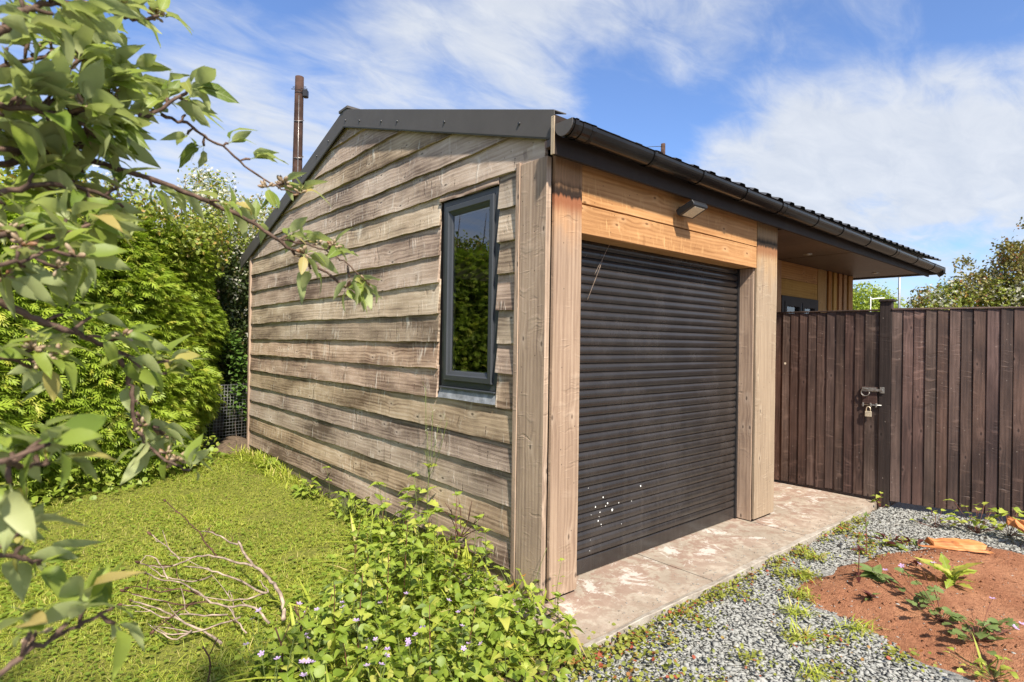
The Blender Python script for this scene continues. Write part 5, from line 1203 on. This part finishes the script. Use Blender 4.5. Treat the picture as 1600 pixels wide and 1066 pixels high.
# hawthorn in flower behind, up to the garage
T = thing('hawthorn', 'white-flowering hawthorn between the conifer hedge and the garage', 'tree', (.05, 7.2, -.05))
tips = [(-.5, 6.8, 2.9), (0, 6.8, 3.0), (.3, 6.7, 2.9), (-.25, 6.95, 3.1), (-1.1, 7.0, 2.9), (.2, 6.5, 2.2), (-.1, 6.5, 1.6)]
put('trunk', limbs('trunk', (.05, 7.2, -.05), tips, .08, BARKD), T)
bl = [(-.45, 6.75, 3.05, .62, .5, .42), (.15, 6.6, 2.95, .45, .45, .45), (-1.3, 6.9, 3.15, .8, .5, .4), (-.2, 6.9, 3.5, .35, .4, .32), (.55, 6.9, 3.05, .4, .5, .5)]
put('crown', crown('crown', HAWTH, bl, 900, .045, LF, 8, .07, gap=.5), T)
put('blossom', crown('blossom', WHITEB, bl+[(-.33, 6.6, 3.7, .10, .12, .24)], 430, .02, [PET], 12, .06, gap=.7, shell=.75), T)
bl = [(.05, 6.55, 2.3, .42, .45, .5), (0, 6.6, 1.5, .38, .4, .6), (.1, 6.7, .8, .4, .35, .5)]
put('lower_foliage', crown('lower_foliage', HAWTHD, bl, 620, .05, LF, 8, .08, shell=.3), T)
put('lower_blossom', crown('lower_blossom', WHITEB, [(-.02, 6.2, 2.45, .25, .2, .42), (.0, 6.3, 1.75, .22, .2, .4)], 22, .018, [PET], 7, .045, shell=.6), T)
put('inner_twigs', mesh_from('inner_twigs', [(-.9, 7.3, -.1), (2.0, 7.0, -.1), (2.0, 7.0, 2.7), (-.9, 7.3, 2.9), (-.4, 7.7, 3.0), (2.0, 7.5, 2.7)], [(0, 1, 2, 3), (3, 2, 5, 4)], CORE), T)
T = thing('ivy', 'glossy ivy climbing in the shade beside the far corner of the garage', 'climber', (.05, 6.1, -.05))
put('vine', tubes('vine', [(smooth_path([(.05, 6.15, -.05), (.02, 6.2, .5), (.08, 6.2, 1.2)], 4), .008), (smooth_path([(.10, 6.15, -.05), (.12, 6.2, .4), (.15, 6.25, .9)], 4), .006)], BARKD, 5), T)
put('foliage', crown('foliage', IVY, [(.05, 6.12, .95, .14, .10, .28), (.10, 6.10, .55, .12, .10, .25), (-.02, 6.15, 1.3, .12, .1, .2)], 95, .055, [leaf_arrays(HEART, .1, .2, .03, k) for k in range(3)], 5, .05, .8), T)
# wire mesh leaning behind the hedge end
T = thing('wire_mesh', 'square grey wire mesh behind the hedge end above a heap of earth', 'fence', (-.08, 6.02, -.05))
it = []
for k in range(17): it.append(([(-.42+k*.042, 5.98+.01*k, -.05), (-.42+k*.042+.03, 6.02+.01*k, .80)], .0022))
for k in range(20): it.append(([(-.42+.0018*k, 5.978, .0+k*.042), (.27+.0018*k, 6.14, .0+k*.042)], .0022))
put('wire', tubes('wire', it, WIRE, 4), T)
grid('earth_heap', -.55, .35, 5.45, 6.6, 40, 40, lambda X, Y: -.07+.17*np.exp(-((X+.08)**2*12+(Y-5.95)**2*9))+.018*lump(X, Y, 11, 4), DIRT)

# poles
T = thing('telegraph_pole', 'brown wooden telegraph pole rising behind the garage roof', 'pole', (2.136, 9.814, -.05))
put('shaft', tubes('shaft', [(smooth_path([(2.10, 9.9, -.05), (2.12, 9.86, 3.5), (2.136, 9.814, 6.93)], 6), np.linspace(.125, .087, 13))], POLE, 14), T)
px_, py_ = 2.136, 9.814
put('junction_box', board('junction_box', .16, rect(-.05, .05, -.06, .06), BLACK, 1, 0, .015), T, axes((0, 0, 1), _R, _f, (px_+_R.x*.13, py_+_R.y*.13, 6.5)))
put('box_strap', tubes('box_strap', [([(px_+_R.x*.089*math.cos(t)+_f.x*.089*math.sin(t), py_+_R.y*.089*math.cos(t)+_f.y*.089*math.sin(t), 6.58) for t in np.linspace(0, 6.283, 15)], .008)], BLACK, 5), T)
def loop(z, rad, w=.007, e=.5): return ([(px_+rad*math.cos(t)*_R.x+rad*e*math.sin(t)*_f.x, py_+rad*math.cos(t)*_R.y+rad*e*math.sin(t)*_f.y, z+.05*math.sin(t)) for t in np.linspace(0, 6.283, 17)], w)
put('wire_loop', tubes('wire_loop', [loop(6.72, .14, .004), loop(6.68, .17, .004)], BLACK, 5), T)
put('cable', tubes('cable', [([(px_+_R.x*.03-_f.x*.10, py_+_R.y*.03-_f.y*.10, z) for z in (3.2, 4.4, 5.3, 6.5)], .008)], STEEL, 5), T)
for z in (6.02, 5.25, 4.9): put('cable_clip', tubes('cable_clip', [loop(z, .095, .010, 1)], STEEL, 5), T)
T = thing('far_pole', 'distant wooden pole tip with one wire just showing over the gutter', 'pole', (31.64, 21.46, -.05))
put('shaft', tubes('shaft', [([(31.64, 21.46, -.05), (31.64, 21.46, 15.5)], [.2, .15])], POLE, 10), T)
put('wire', tubes('wire', [(smooth_path([(31.6, 21.4, 15.3), (30.4, 22.2, 15.1), (28.5, 23.6, 14.1), (24.0, 27.0, 13.4)], 5), .02)], BLACK, 4), T)
T = thing('lamp_post', 'thin pale lamp post far off behind the gate post', 'lamp post', (44.35, 10.65, -.05))
put('shaft', tubes('shaft', [([(44.35, 10.65, -.05), (44.33, 10.66, 4.0), (44.33, 10.66, 7.4)], [.11, .085, .07])], FLASH if False else WIRE, 8), T)
put('lantern', tubes('lantern', [([(44.33, 10.66, 7.4), (44.0, 11.0, 7.55), (43.7, 11.3, 7.55)], [.05, .09, .08])], WIRE, 8), T)
T = thing('street_sign', 'small pale post with a bent arm in front of the round tree', 'post', (42.8, 11.95, -.05))
put('shaft', tubes('shaft', [(smooth_path([(42.8, 11.95, -.05), (42.8, 11.95, 4.6), (42.85, 11.9, 4.85), (43.6, 11.35, 4.95)], 4), .035)], WHITE, 6), T)

# trees beyond the fence
T = thing('round_tree', 'round bright lime-green tree far beyond the gate', 'tree', (50, 14.6, -.05))
put('trunk', limbs('trunk', (50, 14.6, -.05), [(49, 15.5, 4.5), (51, 13.5, 4.8), (50, 14.5, 6), (48.7, 14, 4.2), (51, 15.8, 4.4)], .25, BARKD), T)
put('crown', crown('crown', FARG, [(50.0, 14.7, 4.6, 2.6, 2.1, 2.0), (49.6, 15.6, 4.2, 1.6, 1.6, 1.7), (50.6, 13.6, 4.2, 1.6, 1.7, 1.6), (50, 14.7, 3.2, 2.4, 2.4, 1.2)], 1500, .21, OL, 7, .25), T)
T = thing('hawthorn', 'large rusty-green hawthorn with white blossom beyond the fence at right', 'tree', (17.5, .9, -.05))
put('trunk', limbs('trunk', (17.5, .9, -.05), [(16.5, .6, 3.1), (16.9, .4, 3.5), (17.5, -.2, 4.3), (18.2, -1.0, 4.6), (16.4, 1.0, 3.0), (17.4, -.4, 4.3)], .2, BARKD), T)
bR = [(16.72, 0.39, 3.35, .95, .7, .75), (17.42, -0.26, 3.8, 1.0, .9, 1.0), (18.02, -1.16, 4.2, 1.2, 1.2, 1.3), (16.12, 1.19, 2.95, .8, .6, .55), (17.32, -0.46, 2.6, 1.6, 1.4, .9), (16.32, 0.64, 3.75, .45, .45, .35)]
put('crown', crown('crown', RUSTL, bR, 2300, .075, LF, 8, .10, gap=.45, gs=2.3), T)
bW = [(15.72, 1.59, 2.65, .75, .55, .45), (16.42, 0.74, 2.75, .8, .6, .55), (17.02, -0.06, 2.6, .9, .7, .5), (15.32, 1.94, 2.35, .5, .4, .3)]
put('flowering_crown', crown('flowering_crown', HAWTH, bW, 900, .07, LF, 8, .09), T)
put('blossom', crown('blossom', WHITEB, bW+[(16.62, 0.34, 3.1, .7, .6, .5)], 330, .034, [PET], 8, .07, shell=.8), T)
o = put('sprig', crown('sprig', RUSTL, [(15.77, 1.39, 3.62, .32, .22, .10), (15.92, 0.64, 3.95, .22, .18, .10), (16.32, 0.26, 4.45, .12, .1, .1), (15.17, 2.09, 2.95, .2, .2, .1), (15.02, 2.14, 2.6, .25, .2, .18)], 80, .07, LF, 5, .05), T); o['kind'] = 'stuff'
# more trees farther round, seen only as reflections and from a step aside
for i, (x, y, s, lab) in enumerate(((-9, 7, 1.0, 'broad green tree standing far left beyond the hedge'), (-7, -6, .9, 'broad green tree standing behind the viewer on the left'))):
    T = thing('garden_tree', lab, 'tree', (x, y, -.05)); put('trunk', limbs('trunk', (x, y, -.05), [(x-1, y, 3.4), (x+1, y+.5, 3.6), (x, y-1, 3.8), (x+.4, y+1, 4.2)], .14, BARKD), T)
    put('crown', crown('crown', HAWTH, [(x, y, 3.4, 1.9, 1.9, 1.3), (x+.8, y+.6, 4.0, 1.2, 1.2, 1.0), (x-.9, y-.5, 3.0, 1.3, 1.3, .9)], 700, .13, OL, 8, .2), T)

# ------------------------------------------------------------------ the apple tree whose branches hang in from the left
BR = {
'b1':[(-2.253,-1.230,1.655),(-2.203,-1.226,1.669),(-2.176,-1.202,1.680),(-2.141,-1.186,1.689),(-2.078,-1.193,1.675),(-2.020,-1.195,1.665),(-1.966,-1.195,1.649),(-1.908,-1.198,1.629),(-1.858,-1.193,1.607),(-1.814,-1.185,1.582),(-1.767,-1.177,1.561),(-1.706,-1.183,1.521)],
'b2':[(-2.249,-1.181,1.643),(-2.196,-1.199,1.663),(-2.131,-1.228,1.695),(-2.094,-1.234,1.723),(-2.059,-1.238,1.743),(-2.016,-1.248,1.783),(-1.993,-1.242,1.809)],
'b2b':[(-2.026,-1.187,1.775),(-1.987,-1.180,1.772),(-1.962,-1.163,1.767),(-1.926,-1.154,1.755),(-1.878,-1.155,1.724),(-1.825,-1.161,1.699),(-1.787,-1.154,1.699)],
'b3':[(-2.252,-1.152,1.787),(-2.205,-1.160,1.808),(-2.175,-1.155,1.831),(-2.137,-1.156,1.859),(-2.103,-1.153,1.884),(-2.079,-1.142,1.910)],
'b4':[(-2.243,-1.396,1.728),(-2.213,-1.396,1.758),(-2.200,-1.381,1.784),(-2.185,-1.367,1.807),(-2.164,-1.358,1.825),(-2.136,-1.355,1.839)],
'b4b':[(-2.138,-1.250,1.883),(-2.107,-1.227,1.899),(-2.077,-1.203,1.906),(-2.049,-1.178,1.922),(-2.027,-1.147,1.948)],
'b5':[(-2.246,-1.314,1.540),(-2.212,-1.317,1.542),(-2.189,-1.310,1.542),(-2.159,-1.309,1.547),(-2.136,-1.303,1.556),(-2.124,-1.287,1.565)],
'b6':[(-2.244,-1.343,1.471),(-2.211,-1.331,1.457),(-2.176,-1.321,1.437),(-2.145,-1.308,1.425),(-2.126,-1.285,1.418),(-2.098,-1.269,1.402),(-2.072,-1.252,1.390),(-2.050,-1.231,1.376),(-2.019,-1.218,1.361)],
'b6b':[(-2.094,-1.260,1.400),(-2.087,-1.254,1.392),(-2.076,-1.252,1.371),(-2.068,-1.247,1.351),(-2.062,-1.240,1.302),(-2.056,-1.234,1.278),(-2.045,-1.231,1.256),(-2.031,-1.231,1.238),(-2.010,-1.238,1.221),(-1.985,-1.247,1.209)],
'b6c':[(-2.058,-1.237,1.304),(-2.046,-1.217,1.286),(-2.027,-1.203,1.272),(-2.000,-1.195,1.254)],
'b7':[(-2.229,-1.618,1.308),(-2.202,-1.607,1.311),(-2.192,-1.583,1.302),(-2.181,-1.560,1.296),(-2.169,-1.537,1.296)],
'b8':[(-2.226,-1.567,1.100),(-2.201,-1.562,1.110),(-2.179,-1.555,1.121),(-2.155,-1.549,1.126),(-2.129,-1.545,1.134),(-2.112,-1.533,1.133)],
'b9':[(-2.231,-1.497,1.203),(-2.204,-1.490,1.197),(-2.181,-1.478,1.183),(-2.171,-1.457,1.171)],
'b10':[(-2.243,-1.343,1.389),(-2.210,-1.345,1.390),(-2.186,-1.339,1.388),(-2.159,-1.336,1.393)],
'b11':[(-2.248,-1.313,1.701),(-2.214,-1.302,1.702),(-2.178,-1.294,1.709),(-2.138,-1.289,1.707),(-2.105,-1.277,1.687)],
'b12':[(-2.248,-1.286,1.584),(-2.214,-1.270,1.601),(-2.163,-1.267,1.622),(-2.114,-1.263,1.621),(-2.078,-1.247,1.607)],
'b13':[(-2.251,-1.258,1.674),(-2.216,-1.242,1.691),(-2.170,-1.235,1.700),(-2.127,-1.225,1.755),(-2.103,-1.200,1.808)],
'b14':[(-2.240,-1.398,1.489),(-2.210,-1.389,1.496),(-2.182,-1.377,1.511),(-2.155,-1.365,1.527)],
'b15':[(-2.149,-1.240,1.673),(-2.112,-1.227,1.707),(-2.084,-1.208,1.783),(-2.065,-1.180,1.842)],
'b16':[(-2.177,-1.268,1.719),(-2.154,-1.253,1.765),(-2.136,-1.233,1.805),(-2.123,-1.209,1.832)],'b17':[(-1.834,-1.166,1.602),(-1.802,-1.173,1.601),(-1.768,-1.180,1.595),(-1.735,-1.187,1.583),(-1.701,-1.195,1.561),(-1.671,-1.200,1.535)],

}
AT = thing('apple_tree', 'apple tree with curled grey-green leaves whose branches hang in from the left', 'tree', (-2.85, -.72, -.05))
trunk_top = np.array([-2.86, -.74, 1.55])
it = [(smooth_path([(-2.85, -.72, -.06), (-2.83, -.70, .6), (-2.88, -.75, 1.1), trunk_top], 5), np.linspace(.075, .045, 16))]
for k, P in BR.items():
    if k in ('b2b', 'b6b', 'b6c', 'b15', 'b16', 'b4b', 'b17'): continue
    s0 = np.array(P[0]); b0 = trunk_top+np.array([0, 0, np.clip((s0[2]-1.5)*.75, -.55, .45)]); it.append((smooth_path([b0*[1, 1, 1], (b0+s0)/2+[0, 0, .03], s0], 4), np.linspace(.02, .0075, 9)))
it.append((smooth_path([trunk_top, trunk_top+[.05, .0, .3], trunk_top+[.1, -.05, .55]], 4), np.linspace(.045, .02, 9)))
put('trunk', tubes('trunk', it, BARK, 8), AT)
AL = [lmesh('leaf', leaf_arrays([(0, .02), (.1, .13), (.3, .205), (.52, .215), (.75, .14), (.9, .06), (1, .0)], .28+.12*(k % 3), .15+.22*(k % 4), .02+.02*(k % 3), 60+k, .22, (.0, .5, -.4)[k % 3]), APPLE) for k in range(10)]
ALt = [leaf_arrays([(0, .02), (.1, .13), (.3, .235), (.52, .24), (.75, .155), (1, .0)], .3, .2+.2*k, .03, 70+k, .22) for k in range(4)]
rad = dict(b1=.0068, b2=.006, b2b=.0036, b3=.0045, b4=.007, b4b=.005, b5=.006, b6=.0062, b6b=.0048, b6c=.003, b7=.004, b8=.004, b9=.004, b10=.0035, b11=.006, b12=.006, b13=.004, b14=.004, b15=.0035, b16=.003, b17=.003)
extra_p, extra_r, extra_s, nleaf = [], [], [], 0
ar = random.Random(77); blos_p = []
# (branch, first fraction with leaves, clusters, leaves per cluster, leaf length, blossoms)
LV = [('b17', .1, 6, 4, .046, 4), ('b1', .10, 13, 4, .049, 3), ('b2', .1, 12, 5, .050, 2), ('b2b', .1, 8, 4, .043, 5), ('b3', .15, 9, 4, .050, 1), ('b4', .15, 8, 4, .047, 3), ('b4b', .1, 7, 4, .043, 6), ('b5', .2, 8, 5, .047, 1), ('b6', .25, 9, 4, .043, 1),
      ('b6b', .15, 9, 3, .041, 4), ('b6c', .2, 5, 3, .038, 2), ('b7', .25, 7, 6, .043, 0), ('b8', .25, 6, 5, .043, 1), ('b9', .2, 4, 5, .038, 0), ('b10', .3, 6, 4, .038, 5), ('b11', .1, 12, 5, .050, 2), ('b12', .1, 11, 5, .049, 3), ('b13', .1, 12, 5, .050, 1), ('b14', .2, 7, 5, .043, 5), ('b15', .15, 9, 5, .050, 1), ('b16', .15, 9, 5, .047, 1)]
for key, f0, ncl, per, L, nb in LV:
    P = smooth_path(BR[key], 5); P = P+npr.normal(0, .0012, P.shape); r0 = rad[key]*.8; bits_ = [(P, np.linspace(r0, r0*.45, len(P))*(1+.12*np.sin(np.arange(len(P))*1.9)))]
    tips = []
    for c in range(ncl):
        t = f0+(1-f0)*(c+ar.uniform(.2, .9))/ncl if c < ncl-1 else 1.0
        i = min(len(P)-1, int(t*(len(P)-1))); q = P[i]; tan = P[min(i+1, len(P)-1)]-P[max(i-1, 0)]; tan = tan/np.linalg.norm(tan)
        off = np.array([ar.gauss(0, 1), ar.gauss(0, 1), ar.gauss(.35, .8)]); off -= tan*off.dot(tan); off /= np.linalg.norm(off)+1e-9
        spur = q+(off*.75+tan*.5)*ar.uniform(.012, .035) if t < 1 else q
        if t < 1: bits_.append(([q, (q+spur)/2+off*.003, spur], [r0*.45, .0024, .002]))
        tips.append(spur)
        for _ in range(per+ar.randint(-1, 1)+(3 if c == ncl-1 and key in ('b1', 'b2', 'b2b', 'b6b') else 0)):
            d_ = off*ar.uniform(.3, 1.0)+tan*ar.uniform(.0, 1.1)+np.array([ar.gauss(0, .55), ar.gauss(0, .55), ar.gauss(.05, .5)]); d_ /= np.linalg.norm(d_)
            s_ = L*ar.uniform(.62, 1.15); ro_ = ar.uniform(-1.2, 1.2); pp = spur+d_*s_*.22
            if nleaf < 300: leaf(AT, ar.choice(AL), pp, d_, s_, ro_); nleaf += 1
            else: extra_p.append(pp); extra_r.append(rot_from(d_, roll=ro_)); extra_s.append(s_)
    for _ in range(nb): blos_p.append((tips[ar.randrange(len(tips))] if key not in ('b1', 'b2b') else tips[-1-ar.randrange(min(3, len(tips)))], key))
    put('branch', tubes('branch', bits_, BARK, 7), AT)
if extra_p:
    o = put('leaf_mass', scatter('leaf_mass', ALt, np.array(extra_p), np.array(extra_r), np.array(extra_s), APPLES, smooth=True), AT); o['kind'] = 'stuff'
BUD = []
for k in range(3):
    v, f = tube_arrays([(0, 0, 0), (.35, 0, .03), (.6, 0, .03), (.85, 0, 0), (1.0, .02, 0)], [.05, .05, .17, .14, .05], 6); BUD.append((v, f))
for i, (q, key) in enumerate(blos_p):
    n = ar.randint(6, 9); c = np.array(q); R_ = np.stack([rot_from((ar.gauss(0, 1), ar.gauss(0, 1), ar.gauss(.5, .7)), roll=ar.uniform(0, 3)) for _ in range(n)])
    put('withered_blossom', scatter('withered_blossom', BUD, np.repeat(c[None], n, 0), R_, npr.uniform(.011, .019, n), BLOSSOM, smooth=True), AT)
